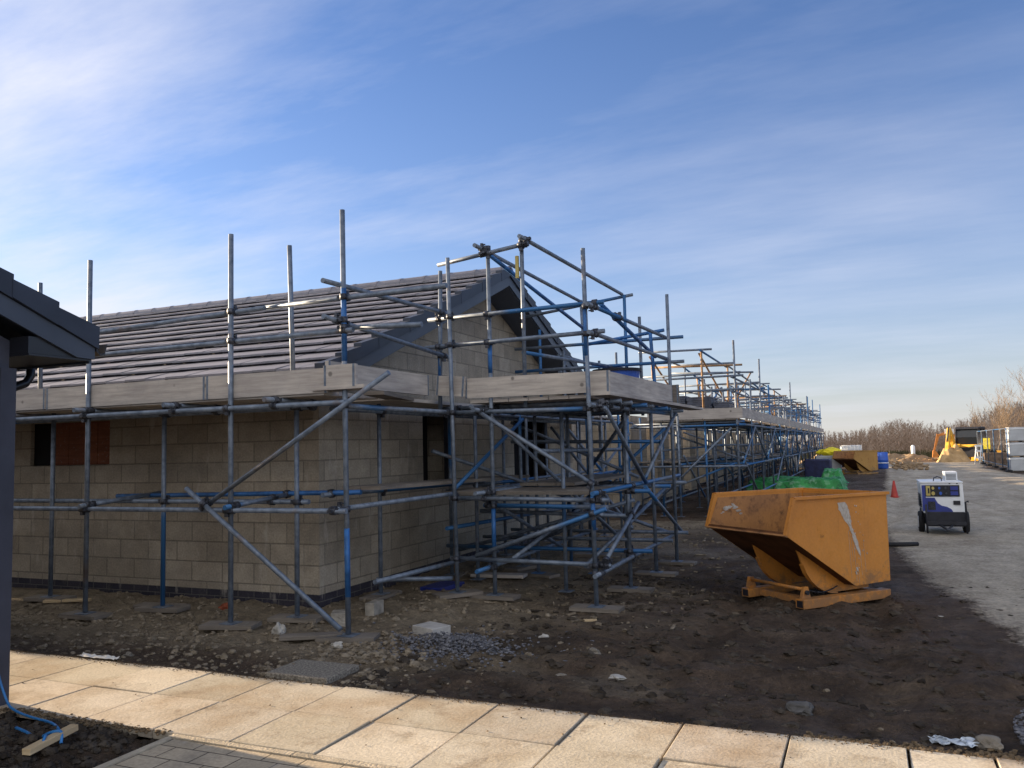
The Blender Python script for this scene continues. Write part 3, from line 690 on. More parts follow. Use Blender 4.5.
S.tube('brace', (-2.52, 10.0, 1.25), (-2.48, 11.75, 2.12)); S.tube('brace', (-3.9, 8.35, 1.1), (-3.85, 10.6, .3)); S.tube('brace', (-4.35, 8.4, 1.2), (-4.3, 10.4, 2.05))
S.tube('brace', (-4.95, 9.6, .35), (-2.6, 9.75, 1.0)); S.tube('brace', (-2.6, 11.7, .4), (-4.9, 11.75, 1.15)); S.tube('brace', (-4.95, 11.5, 2.05), (-3.0, 11.55, 1.2))
S.tube('brace', (-4.4, 12.4, 2.0), (-4.35, 15.9, .5)); S.tube('brace', (-2.62, 9.6, 2.0), (-3.8, 11.7, 1.3)); S.tube('brace', (-3.9, 8.4, 2.05), (-3.1, 10.6, .5))
# thick pair of boards lying on the mid lift
for j in range(4): S.board('deck_board', (-4.5, 8.5+j*.232, 1.165), (-2.55, 8.46+j*.232, 1.165+.002*j), .222, .036, mt='board_dark')
for j in range(2): S.board('deck_board', (-4.72+j*.23, 6.9, 1.30), (-4.72+j*.23, 10.8, 1.26), .222, .036, mt='board_dark')
for j in range(6): S.board('deck_board', (-4.0+j*.235+.05, 8.3, 2.19), (-4.0+j*.235+.05, 12.1, 2.19+.002*(j % 2)), .225, .036)
S.board('toe_board', (-4.12, 8.285, 2.34), (-2.42, 8.265, 2.335), .225, .036, (0, -1, 0)); S.board('toe_board', (-4.46, 8.24, 2.39), (-4.10, 8.243, 2.36), .225, .036, (0, -1, 0))
S.board('toe_board', (-2.475, 8.31, 2.335), (-2.44, 11.30, 2.36), .225, .036, (1, 0, 0)); S.board('toe_board', (-2.85, 12.13, 2.40), (-2.50, 12.13, 2.40), .28, .036, (0, -1, 0), 'board_dark')
S.board('deck_board', (-2.52, 8.2, 2.205), (-2.40, 12.9, 2.2), .225, .036, mt='board')
# upper frame beside the gable
S.tube('transom', (-4.42, 8.24, 3.78), (-3.35, 8.32, 3.92), 'steel'); S.tube('guard_rail', (-3.88, 8.1, 3.92), (-3.88, 12.0, 3.86)); S.tube('guard_rail', (-3.36, 8.15, 3.97), (-3.28, 12.0, 3.95))
S.tube('brace', (-3.84, 8.3, 3.88), (-3.84, 12.0, 3.42), 'bluesteel'); S.tube('transom', (-4.95, 11.95, 3.72), (-3.1, 11.95, 3.92))
S.std(-3.22, 11.9, 3.92, z0=2.1, mt='steel'); S.std(-3.84, 11.88, 3.9, z0=2.1, lean=(-.06, 0)); S.std(-3.05, 12.1, 3.6, z0=2.1)
S.std(-4.6, 11.9, 3.5, z0=2.1)
S.tube('guard_rail', (-2.55, 7.98, 3.12), (-2.52, 11.4, 3.17)); S.tube('guard_rail', (-2.55, 8.0, 2.83), (-2.52, 11.5, 2.87))
S.tube('brace', (-2.60, 8.6, 3.22), (-2.58, 11.05, 2.86), 'bluesteel'); S.tube('transom', (-3.6, 11.2, 3.12), (-2.48, 11.2, 3.24), 'bluesteel')
S.std(-2.60, 11.12, 3.24, z0=2.1, lean=(-.06, 0), mt='bluesteel')
for z in (2.83, 3.18): S.tube('guard_rail', (-4.9, 11.6, z), (-2.3, 11.6, z))
S.tube('guard_rail', (-3.9, 9.5, 2.86), (-3.2, 12.2, 2.8)); S.tube('guard_rail', (-4.4, 12.2, 2.85), (-4.4, 16.3, 2.85)); S.tube('guard_rail', (-4.4, 12.2, 3.12), (-4.4, 16.3, 3.12))
for x_, y_, zt in ((-3.2, 8.9, 2.1), (-4.45, 9.2, 2.1), (-3.3, 10.3, 2.1), (-4.5, 11.0, 2.1), (-3.2, 11.5, 2.1)): S.std(x_, y_, zt, sole=False)
S.tube('standard', (-4.88, 9.45, .1), (-4.88, 9.45, 2.1), 'rusty')
for (p_, q_) in (((-4.4, 9.2, .9), (-2.5, 9.25, .85)), ((-4.7, 10.9, 1.75), (-2.5, 10.95, 1.7)), ((-3.3, 8.4, 1.62), (-3.35, 12.0, 1.6)), ((-4.5, 8.5, .75), (-4.4, 12.4, .7)), ((-4.9, 8.9, 1.65), (-3.0, 11.9, .5)), ((-2.7, 12.0, 1.9), (-4.4, 12.05, .5)),
                  ((-4.6, 12.9, .5), (-4.3, 15.9, 1.9)), ((-4.9, 13.1, 2.0), (-3.3, 12.2, .4)), ((-3.0, 9.0, .3), (-2.6, 11.4, 1.05)), ((-4.4, 10.5, .3), (-2.6, 8.4, .95)), ((-3.6, 8.3, .45), (-3.4, 11.8, 1.15))): S.tube('brace', p_, q_)
for x_, y_, zt in ((-4.1, 12.6, 3.3), (-4.6, 13.6, 3.0), (-4.2, 14.8, 3.4), (-4.7, 15.6, 3.1), (-3.95, 12.2, 3.55)): S.std(x_, y_, zt, z0=.1)
for j in range(3): S.board('deck_board', (-3.75+j*.235, 9.2, 1.22), (-3.75+j*.235, 12.0, 1.22+.003*j), .225, .036, mt='board_dark')
S.couplers(98)
tg = MB(); tg.box(-3.49, 8.33, 3.55, -3.455, 8.36, 3.80); tg.build('tag', M['cleat'], S.t)

def street_scaffold(y0, L_, label, tall, seed, group):
    rr = random.Random(seed)
    s = Scaff('scaffolding', label, (-2.6, y0, 0), group)
    s_tall = dict(tall)
    ny_ = int(L_/2.05); st = L_/ny_
    for k in range(ny_+1):
        y = y0+.05+k*st
        if k == ny_: y -= .12
        zt = 3.15+rr.uniform(-.1, .3)
        for ty, tz in tall:
            if abs(ty-y) < st/2: y, zt = ty, tz; break
        s.std(-2.6, y, zt, sole=y0 < 22, lean=(rr.uniform(-.04, .04), rr.uniform(-.03, .03)))
        if rr.random() < .8: s.std(-3.9+rr.uniform(-.1, .1), y+rr.uniform(-.2, .3), rr.choice((2.3, 3.2, 3.6, 2.2)), sole=False)
        s.std(-4.85, y+rr.uniform(-.3, .3), rr.choice((2.2, 2.3, 3.1)), sole=False)
        for z in (1.15, 2.13): s.tube('transom', (-4.95, y+.06, z), (-2.4-rr.uniform(0, .15), y+.06, z))
        if rr.random() < .5: s.tube('transom', (-4.9, y+.08, 3.1), (-2.45, y+.08, 3.1+rr.uniform(-.05, .05)))
    for z in (.4, 1.15, 2.08): s.tube('ledger', (-2.55, y0-.2, z), (-2.55, y0+L_, z))
    for z in (1.2, 2.08): s.tube('ledger', (-3.85, y0-.2, z), (-3.85, y0+L_, z)); s.tube('ledger', (-4.9, y0-.2, z+.02), (-4.9, y0+L_, z+.02))
    for z in (2.8, 3.12): s.tube('guard_rail', (-2.65, y0-.3, z), (-2.65, y0+L_+.1, z+rr.uniform(-.03, .03)))
    # bay frame in the upper lift
    b0 = y0+rr.uniform(.0, .6); b1 = b0+3.6
    for x in (-3.35, -4.5):
        s.tube('guard_rail', (x, b0-.15, 3.78), (x, b1+.2, 3.78+rr.uniform(-.08, .02))); s.std(x, b0, 3.8, z0=2.1, mt=('rusty' if y0 < 30 else 'steel')); s.std(x, b1, 3.75, z0=2.1, lean=(.05, 0), mt=('rusty' if x > -4 else 'steel'))
        s.tube('brace', (x-.05, b0, 3.72), (x-.05, b1, 2.5+rr.uniform(0, .5)), 'rusty' if y0 < 45 else 'steel')
    for y in (b0, b1): s.tube('transom', (-4.8, y-.05, 3.83), (-3.1, y-.05, 3.80)); s.tube('guard_rail', (-4.8, y+.05, 3.25), (-2.5, y+.05, 3.25))
    s.tube('brace', (-3.35, b1, 3.78), (-2.6, b1+2.4, 3.1)); s.tube('brace', (-4.5, b1, 3.78), (-3.9, b1+2.6, 3.05))
    for y_ in np.arange(b1+1.0, y0+L_-.8, 2.1):
        s.std(-4.2+rr.uniform(-.5, .5), float(y_), 3.3+rr.uniform(-.2, .5), z0=2.1)
        s.tube('guard_rail', (-4.9, float(y_), 2.85), (-2.5, float(y_), 2.85)); 
    for k in range(7):
        xx, y_ = rr.uniform(-4.7, -3.0), y0+rr.uniform(.3, L_-.6); top_ = rr.uniform(3.0, 3.75)
        s.std(xx, y_, top_, z0=2.1, mt=rr.choice(('steel', 'steel', 'rusty')), lean=(rr.uniform(-.05, .05), 0))
        s.tube('brace', (xx, y_, rr.uniform(2.5, 3.0)), (xx+rr.uniform(-.6, .6), min(y_+rr.uniform(1.2, 2.6), y0+L_), rr.uniform(2.9, 3.7)), rr.choice(('steel', 'steel', 'rusty')))
    for k in range(3):
        y_ = y0+rr.uniform(.5, L_-.5); z_ = rr.uniform(3.2, 3.7); s.tube('transom', (-4.8, y_, z_), (-2.6, y_, z_+rr.uniform(-.1, .1)), rr.choice(('steel', 'rusty')))
    s.tube('guard_rail', (-4.45, b1-.2, 3.1), (-4.4, y0+L_, 3.15)); s.tube('guard_rail', (-4.5, b1-.2, 2.78), (-4.45, y0+L_, 2.8))
    for x_ in (-3.2, -4.4):
        for k in range(ny_): s.std(x_+rr.uniform(-.2, .2), y0+.6+k*st+rr.uniform(-.2, .5), rr.choice((2.1, 2.15, 3.0)), sole=False)
    for z in (.42, 1.62): s.tube('ledger', (-3.2, y0+.2, z), (-3.2, y0+L_-.3, z+rr.uniform(-.05, .05))); s.tube('ledger', (-4.35, y0+.2, z-.1), (-4.35, y0+L_-.3, z))
    for j in range(4): s.board('deck_board', (-4.75+j*.235, y0+.1, 1.26), (-4.75+j*.235, y0+L_-.2, 1.26+.003*(j % 2)), .225, .036, mt='board_dark')
    for j in range(2): s.board('deck_board', (-2.8-j*.235, y0+L_*.3, 1.24), (-2.8-j*.235, y0+L_-.2, 1.24), .225, .036, mt='board_dark')
    # braces in the lower lifts
    for k in range(ny_):
        ya = y0+.05+k*st
        a, b = (2.05, 1.2) if k % 2 else (1.2, 2.05)
        s.tube('brace', (-2.5, ya, a), (-2.5, ya+st, b))
        if rr.random() < .7: s.tube('brace', (-2.5, ya, b-.7), (-2.5, ya+st, a-.75 if a-.75 > .2 else .35))
        if rr.random() < .6: s.tube('brace', (-4.8, ya+.1, rr.choice((2., .4))), (-2.7, ya+.1, 1.2))
        if rr.random() < .6: s.tube('brace', (-3.8, ya, rr.uniform(1.2, 2)), (-3.8, ya+st, rr.uniform(.3, 1)))
    for j in range(8): s.board('deck_board', (-2.72-j*.235, y0, 2.19), (-2.72-j*.235, y0+L_, 2.19+.003*(j % 2)), .225, .036, mt='board_dark')
    n = max(1, int(L_/3.1))
    for k in range(n):
        s.board('toe_board', (-2.485-.01*(k % 2), y0+k*L_/n+.01, 2.33), (-2.485, y0+(k+1)*L_/n-.01, 2.33), .225, .036, (1, 0, 0), mt='board')
    s.board('toe_board', (-4.6, y0+.02, 2.34), (-2.46, y0+.0, 2.32), .235, .036, (0, 1, 0), mt='board')
    for z in (1.15, 2.06): s.tube('ledger', (-5.0, y0-.02, z), (-2.4, y0-.02, z))
    for z in (2.85, 3.15): s.tube('guard_rail', (-5.0, y0-.02, z), (-2.4, y0-.02, z))
    for x in (-3.3, -4.3): s.std(x, y0+.05, 2.2, sole=False)
    s.tube('brace', (-4.5, y0-.06, .3), (-2.7, y0-.06, 2.0))
    return s
G4 = 'street side scaffolds along the bungalow shells'
street_scaffold(18.65, 12.2, 'street scaffolding round the second bungalow shell carrying the stacked roof tiles', [(18.7, 3.95), (23.3, 3.95)], 3, G4)
street_scaffold(31.1, 12.2, 'street scaffolding on the third bungalow shell between the tile stack and the green sheeting', [(33.3, 3.95), (43.0, 3.9)], 5, G4)
street_scaffold(43.7, 7.0, 'narrow street scaffolding on the fourth bungalow shell left of the ochre skip', [(43.7, 3.9), (48.3, 3.95)], 8, G4)
street_scaffold(51.0, 6.4, 'last street scaffolding at the far end of the row against the woodland', [(57.2, 4.05)], 9, G4)
# eaves-side scaffold boards of the further shells keep simple ledgers: tile stacks on the second deck
for k, (xa, xb_, ya, nn_) in enumerate([(-3.75, -3.2, 19.0, 12), (-3.15, -2.8, 19.1, 9), (-4.35, -3.8, 19.05, 13)]):
    st = MB()
    for j in range(nn_):
        ox = random.uniform(-.015, .015); st.box(xa+ox, ya+ox, 2.215+j*.044, xb_+ox, ya+1.0+ox, 2.215+j*.044+.036)
    for j in range(nn_-1): st.box(xa+.03, ya+.03, 2.215+j*.044+.036, xb_-.03, ya+.97, 2.215+j*.044+.044)
    o = st.build('tile_stack', M['stack']); tag(o, ['middle of three blue grey roof tile stacks on the second scaffold deck', 'lowest and rightmost blue grey roof tile stack on the second scaffold deck', 'tallest and leftmost blue grey roof tile stack on the second scaffold deck'][k], 'tile stack', 'roof tile stacks on the second scaffold deck')
# bucket / machine on the first bay
bk = thing('mortar_tub', 'blue mortar tub standing on the loading bay deck behind its toe board', 'tub', (-3.2, 11.3, 2.21))
m = MB(); m.loops([[(-3.2+r_*math.cos(a), 11.3+r_*math.sin(a), z) for a in [2*math.pi*i/20 for i in range(20)]] for r_, z in ((.2, 2.21), (.26, 2.55), (.275, 2.55), (.275, 2.57), (.25, 2.57), (.19, 2.25))]); m.build('tub', M['bluetub'], bk)
bk.scale = (1.25, 1.25, 1.45)
m = MB(); m.loops([[(-3.2+(r_+.01)*math.cos(a), 11.3+(r_+.01)*math.sin(a), z) for a in [2*math.pi*i/20 for i in range(20)]] for r_, z in ((.268, 2.545), (.272, 2.575))], cap=False); m.build('rim', M['blackm'], bk)

# ------------------------------------------------------------------ skips
def make_skip(name, label, origin, d, n, W, k, m_out, m_in, group, scuffs):
    t = thing(name, label, 'skip', (origin[0], origin[1], gz(*origin)), group)
    o = V((origin[0], origin[1], gz(*origin)+.01)); d = V((*d, 0)); n = V((*n, 0)); up = V((0, 0, 1))
    P = lambda s, z, a: tuple(o + d*(s*k) + up*(z*k) + n*(a*k))
    A, B, C_, D, E_ = (-.09, 1.09), (1.21, 1.09), (1.20, .18), (.69, .17), (-.23, .75)
    T = .012
    # side panels
    for a0, a1 in ((0, T), (W-T, W)):
        MB().prism([A, B, C_, D, E_], P, a0, a1).build('side_panel', m_out, t, bevel=0)
    f = MB()
    f.prism([(B[0]-T, B[1]), B, C_, (C_[0]-T, C_[1])], P, T, W-T); f.build('back_panel', m_out, t)
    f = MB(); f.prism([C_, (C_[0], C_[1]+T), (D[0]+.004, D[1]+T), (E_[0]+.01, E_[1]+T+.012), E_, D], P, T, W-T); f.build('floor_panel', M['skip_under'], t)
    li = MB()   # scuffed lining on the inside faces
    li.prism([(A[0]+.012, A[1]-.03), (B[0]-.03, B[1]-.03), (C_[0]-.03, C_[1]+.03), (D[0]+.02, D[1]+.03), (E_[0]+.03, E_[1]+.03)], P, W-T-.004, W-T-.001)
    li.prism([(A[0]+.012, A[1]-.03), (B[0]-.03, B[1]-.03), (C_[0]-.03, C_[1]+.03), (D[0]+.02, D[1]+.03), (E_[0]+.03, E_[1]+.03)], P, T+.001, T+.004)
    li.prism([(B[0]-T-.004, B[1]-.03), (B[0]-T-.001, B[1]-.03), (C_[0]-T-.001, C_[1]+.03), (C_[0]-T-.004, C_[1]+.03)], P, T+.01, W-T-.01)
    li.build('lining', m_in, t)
    # rims
    rm = MB()
    for a0, a1 in ((-.028, T+.004), (W-T-.004, W+.028)):
        rm.prism([(A[0]-.006, A[1]-.004), (B[0]+.02, B[1]-.004), (B[0]+.02, B[1]+.026), (A[0]-.012, A[1]+.026)], P, a0, a1)
        rm.prism([(A[0]-.03, A[1]+.02), (A[0], A[1]+.0), (E_[0]+.018, E_[1]+.0), (E_[0]-.012, E_[1]-.004)], P, a0, a1)
    rm.prism([(B[0], B[1]-.03), (B[0]+.028, B[1]-.03), (B[0]+.028, B[1]+.024), (B[0], B[1]+.024)], P, .02, W-.02)
    rm.build('rim', m_out, t)
    # lip
    MB().prism([(E_[0]-.02, E_[1]-.012), (E_[0]+.03, E_[1]-.03), (E_[0]+.035, E_[1]-.018), (E_[0]-.012, E_[1]+.004)], P, -.002, W+.002).build('lip', m_in, t)
    # curved rockers under the hopper
    for a0 in (.15, W-.40):
        arc = [(1.0, .17), (.62, .155)]
        arc = [(1.05, .19), (1.04, .105), (.55, .10)] + [(.58 - .48*math.sin(q_), .10 + .46*(1-math.cos(q_))) for q_ in [R(v) for v in (12, 24, 36, 48, 60, 72)]] + [(.09, .50), (.06, .56), (.69, .19)]
        MB().prism(arc, P, a0, a0+.02).build('rocker', m_out, t)
        fl = MB(); pts = [(.58 - .48*math.sin(q_), .10 + .46*(1-math.cos(q_))) for q_ in [R(v) for v in range(0, 80, 12)]]
        poly = pts + [(x_, z_-.012) for x_, z_ in pts[::-1]]
        fl.prism(poly, P, a0-.02, a0+.04); fl.build('rocker_flange', m_out, t)
    # base frame of box section with fork pockets
    fr = MB()
    for a0 in (.0, W-.40): fr.prism([(-.02, 0), (1.20, 0), (1.20, .09), (-.02, .09)], P, a0, a0+.12)
    fr.build('frame_beam', m_out, t, bevel=.004)
    fr = MB()
    for s0 in (.12, 1.05): fr.prism([(s0, .012), (s0+.09, .012), (s0+.09, .078), (s0, .078)], P, .12, W-.40)
    fr.build('cross_member', m_out, t, bevel=.004)
    fp = MB()
    for a0 in (.02, W-.38): fp.prism([(-.023, .012), (-.019, .012), (-.019, .078), (-.023, .078)], P, a0, a0+.08)
    fp.build('fork_pocket', M['blackm'], t)
    # front stop bar, uprights, latch and chain
    MB().tube(P(.10, .17, .14), P(.10, .17, W-.31), .018*k).build('stop_bar', m_out, t)
    for a0 in (.09, W-.31): MB().prism([(.04, .09), (.16, .09), (.13, .20), (.07, .20)], P, a0, a0+.03).build('bracket', m_out, t)
    ch = MB()
    pts = [P(.12+.07*i, .17-.045*math.sin(i/6*math.pi), .10) for i in range(7)]
    for i in range(6): ch.tube(pts[i], pts[i+1], .007*k, 6)
    ch.cyl(P(.10, .145, .09), tuple(n), .022*k, .06*k, 10); ch.build('latch_chain', M['blackm'], t)
    if scuffs:
        rs_ = random.Random(5)
        sc = MB(); N_ = 26; Lp, Rp = [], []
        for i in range(N_):
            f_ = i/(N_-1); s_ = .55+.235*f_**.9; z_ = 1.03-.56*f_; w_ = .052*(1-f_)**.7*(1+.5*math.sin(f_*9))+.004
            Lp.append((s_-w_+rs_.uniform(-.010, .010)*(1-f_*.6), z_)); Rp.append((s_+w_*.8+rs_.uniform(-.010, .010)*(1-f_*.6), z_+.004))
        sc.prism(Lp+Rp[::-1], P, -.003, -.0008)
        for i in range(26):
            c0 = .56+.2*rs_.random(); c1 = 1.0-.6*rs_.random(); c0 += (1.03-c1)*.22; r_ = rs_.uniform(.002, .006)
            sc.prism([(c0+r_*math.cos(a), c1+r_*1.8*math.sin(a)) for a in (0,1,2,3,4,5)], P, -.003-.0001*i, -.0008)
        for s_,a_,b_,w_ in ((.63,.74,.25,.0018),(.70,.60,.22,.002),(.78,.55,.27,.0016),(.835,.6,.3,.0014),(.735,.4,.2,.002),(.66,.7,.42,.0014)): sc.prism([(s_,a_),(s_+w_,a_),(s_+w_+.015,b_),(s_+.015,b_)], P, -.0028, -.0005)
        for i in range(7):
            c0 = random.uniform(.70,.76); c1 = random.uniform(.28,.36); r_ = random.uniform(.004,.011)
            sc.prism([(c0+r_*math.cos(a), c1+r_*1.3*math.sin(a)) for a in (0,1,2,3,4,5)], P, -.005-.0004*i, -.001)
        sc.build('cement_splash', M['scuff'], t)
        sc = MB()
        for i in range(30):
            c0 = -.05+.30*rs_.random(); c1 = .90+.06*math.sin(c0*14)-.12*(c0-.1)+rs_.gauss(0, .012); r_ = rs_.uniform(.006, .022)
            sc.prism([(c0+1.7*r_*math.cos(a)*rs_.uniform(.7, 1.2), c1+.7*r_*math.sin(a)) for a in (0,.9,1.8,2.7,3.6,4.5,5.4)], P, W-.0185-.0002*i, W-.0165)
        sc.build('cement_smear', M['scuff'], t)
    return t
dd = (.66331, .74835); nn2 = (-.74835, .66331)
make_skip('tipping_skip', 'large orange tipping skip with cement splash standing on the mud beside the haul road', (-.63, 8.78), dd, nn2, 1.20, 1.0, M['skip'], M['skip_in'], 'tipping skips', True)
make_skip('tipping_skip', 'faded ochre tipping skip far off beyond the green sheeting', (-.40, 43.6), (.72, .694), (-.694, .72), 1.35, 1.05, M['skip2'], M['skip_in'], 'tipping skips', False)

# ------------------------------------------------------------------ generator
gx, gy = 1.13, 15.98; g0 = gz(gx, gy)+.02
G_ = thing('generator', 'white and blue wheeled site generator with exhaust panel parked on the haul road', 'generator', (gx, gy, g0))
def gb(x0, y0, z0, x1, y1, z1): return MB().box(gx+x0, gy+y0, g0+z0, gx+x1, gy+y1, g0+z1)
can = MB(); can.prism([(-.40,.36),(.385,.36),(.365,.86),(.34,.885),(-.40,.885),(-.44,.86)], lambda u, v, a: (gx+u, gy+a, g0+v), 0, 1.15); can.build('canopy', M['white'], G_, bevel=.012)
gb(-.45, -.02, .875, .37, 1.17, .90).build('roof_lid', M['white'], G_, bevel=.008)
gb(-.415, -.012, .40, -.405+.06, -.002, .84).build('side_trim', M['blue'], G_)
bl = MB(); cur = [(-.37,.38),(.16,.38),(.13,.43),(.05,.47),(-.05,.49),(-.12,.53),(-.16,.59),(-.18,.625),(-.37,.625)]
bl.prism(cur, lambda u, v, a: (gx+u, gy+a, g0+v), -.010, -.002); bl.build('livery_panel', M['blue'], G_)
gb(-.35, -.014, .645, .30, -.002, .84).build('control_panel', M['blackm'], G_)
gb(-.31, -.024, .42, -.17, -.011, .56).build('intake_grille', M['blackm'], G_)
for k in range(6): gb(-.30, -.030, .43+k*.022, -.18, -.024, .438+k*.022).build('grille_bar', M['coupler'], G_, uv=False)
for (x_, z_, r_) in ((-.20,.70,.034),(-.20,.79,.026),(-.08,.79,.022),(.04,.79,.024),(-.06,.70,.028),(.05,.70,.018)):
    MB().cyl((gx+x_, gy-.022, g0+z_), (0,1,0), r_, .02, 14).build('gauge', M['cleat'] if x_ == -.20 else M['bluetub'] if x_ < 0 else M['coupler'], G_, uv=False)
gb(-.335, -.019, .66, -.255, -.014, .83).build('warning_sticker', M['cleat'], G_)
for k in range(2): gb(.13, -.03, .67+k*.085, .27, -.014, .735+k*.085).build('socket', M['blue'], G_, uv=False)
for x_ in (-.30, ): gb(x_, -.0205, .70, x_+.03, -.019, .79).build('sticker_mark', M['blackm'], G_)
gb(.17, -.016, .505, .30, -.002, .575).build('door_latch', M['blackm'], G_)
gb(.06, .25, .90, .30, .75, 1.06).build('exhaust_box', M['white'], G_, bevel=.008)
for k in range(5): gb(.085, .245, .925+k*.022, .275, .25, .935+k*.022).build('louvre', M['coupler'], G_, uv=False)
MB().path([(gx-.16, gy+.3, g0+.90), (gx-.15, gy+.3, g0+.955), (gx-.08, gy+.3, g0+.975), (gx-.01, gy+.3, g0+.955), (gx, gy+.3, g0+.90)], .012, 8).build('lifting_eye', M['coupler'], G_)
for x_ in (.12, .26): MB().cyl((gx+x_, gy-.002, g0+.875), (0,1,0), .018, .02, 12).build('lamp', M['blackm'], G_)
ch = gb(-.36, -.06, .14, .37, 1.2, .385); ch.build('chassis', M['blackm'], G_, bevel=.006)
MB().path([(gx-.36, gy-.15, g0+.03), (gx-.36, gy-.15, g0+.52)], .02, 8).build('jack_leg', M['blackm'], G_)
MB().path([(gx+.38, gy-.15, g0+.03), (gx+.38, gy-.15, g0+.56), (gx+.44, gy-.15, g0+.57)], .02, 8).build('jack_leg', M['blackm'], G_)
gb(-.36, -.17, .17, .38, -.13, .23).build('bumper_bar', M['blackm'], G_, bevel=.004)
for x_ in (-.435, .425):
    w = MB(); c = (gx+x_, gy+.45, g0+.20)
    rings = [[(gx+x_+dx, gy+.45+r_*math.cos(a), g0+.185+r_*math.sin(a)) for a in [2*math.pi*i/24 for i in range(24)]] for dx, r_ in ((-.055,.11),(-.06,.165),(-.04,.185),(.04,.185),(.06,.165),(.055,.11))]
    w.loops(rings, True, True); wh = w.build('wheel', M['black'], G_, uv=False)
    MB().cyl((gx+x_, gy+.45, g0+.185), (1,0,0), .10, .122, 18).build('rim', M['white'], wh, uv=False)
    MB().path([(gx+x_, gy+.45+.24*math.cos(a), g0+.185+.24*math.sin(a)) for a in [R(v) for v in range(20, 161, 20)]], .012, 6).build('mudguard', M['blackm'], G_, uv=False)

MB().path([(gx-.2, gy-.02, g0+.2), (gx, gy-.42, g0+.12), (gx+.2, gy-.02, g0+.2)], .02, 8).build('tow_bar', M['blackm'], G_, uv=False)
MB().cyl((gx, gy-.44, g0+.12), (0,0,1), .035, .03, 12).build('tow_eye', M['coupler'], G_, uv=False)
for k in range(8): gb(-.452, .3, .45+k*.03, -.405, .9, .46+k*.03).build('side_vent', M['blackm'], G_, uv=False)
G_.scale = (.81, .86, 1.0); G_.location.x = 1.19

# ------------------------------------------------------------------ cone
cx, cy = .70, 26.6; c0 = gz(cx, cy)+.02
cn = thing('traffic_cone', 'small red traffic cone on the haul road left of the generator', 'cone', (cx, cy, c0))
MB().box(cx-.14, cy-.14, c0, cx+.14, cy+.14, c0+.035).build('base', M['red'], cn, bevel=.01)
MB().loops([[(cx+r_*math.cos(a), cy+r_*math.sin(a), c0+z) for a in [2*math.pi*i/18 for i in range(18)]] for r_, z in ((.11,.035),(.10,.05),(.025,.50),(.02,.50))], True, True).build('body', M['red'], cn)

# ------------------------------------------------------------------ green sheeting over packs
def tarp(name, label, x0, y0, x1, y1, h, seed, group):
    m = MB(); nx_, ny_ = 60, 50; rows = []
    for j in range(ny_+1):
        row = []
        for i in range(nx_+1):
            u, v = i/nx_, j/ny_; x = x0+(x1-x0)*u; y = y0+(y1-y0)*v
            ex = min(u, 1-u); ey = min(v, 1-v); e = min(ex*(x1-x0), ey*(y1-y0))
            s_ = min(1, max(0, (e-.05)/.22)); s_ = s_*s_*(3-2*s_)
            n1 = noise.noise(V((x*1.1, y*.8, seed))); n2 = abs(noise.noise(V((x*2.2+y*1.1, y*.7-x*.4, seed+5))))*1.6-.3
            z = s_*(h + .10*n1 - .09*n2) + .03*abs(n2) + gz(x, y)
            row.append((x + .12*n2*(1-s_), y + .12*n1*(1-s_), z))
        rows.append(row)
    m.loops(rows, cap=False, sm=True, closed=False)
    o = m.build(name, M['tarp']); tag(o, label, 'tarpaulin', group)
    o.modifiers.new('thick', 'SOLIDIFY').thickness = .01
tarp('tarpaulin', 'crumpled bright green tarpaulin over packs directly behind the orange skip', -3.6, 26.0, -.50, 28.8, .50, 3, 'green tarpaulins over material packs')
tarp('tarpaulin', 'second green tarpaulin farther back beside the ochre skip', -1.8, 33.6, -.75, 36.8, .50, 9, 'green tarpaulins over material packs')
o = MB().box(-2.55, 38.6, -.02, -1.45, 40.2, .85).build('pallet_pack', M['navy'], bevel=.05); tag(o, 'dark blue wrapped pack left of the ochre skip behind the green tarpaulins', 'pallet pack')
o = MB().blob((-1.75, 45.5, 1.08), .55, .4, .22, .3, 4, 2).build('sack', M['signyellow']); tag(o, 'bright yellow sack heap behind the ochre skip by the scaffold end', 'sack')
o = MB().box(-2.4, 45.0, -.02, -1.2, 46.1, .90).build('pallet_pack', M['greywrap'], bevel=.03); tag(o, 'grey wrapped pack under the bright yellow sack', 'pallet pack')

# IBC style white caged tank
ib = thing('caged_tank', 'white plastic tank in a square wire cage beyond the ochre skip', 'tank', (-.8, 55.5, 0))
iz = gz(-.8, 55.5)+.25
MB().box(-1.45, 55.0, iz+.15, -.25, 56.0, iz+1.12).build('bottle', M['white'], ib, bevel=.08)
MB().box(-1.48, 54.97, iz-.3, -.22, 56.03, iz+.13).build('pallet', M['blackm'], ib)
for k in range(7): x_ = -1.47+k*.207; MB().path([(x_, 54.96, iz+.13), (x_, 54.96, iz+1.15)], .012, 5).build('cage_bar', M['white'], ib, uv=False)
for k in range(5): z_ = iz+.2+k*.225; MB().path([(-1.48, 54.95, z_), (-.22, 54.95, z_)], .012, 5).build('cage_bar', M['white'], ib, uv=False)
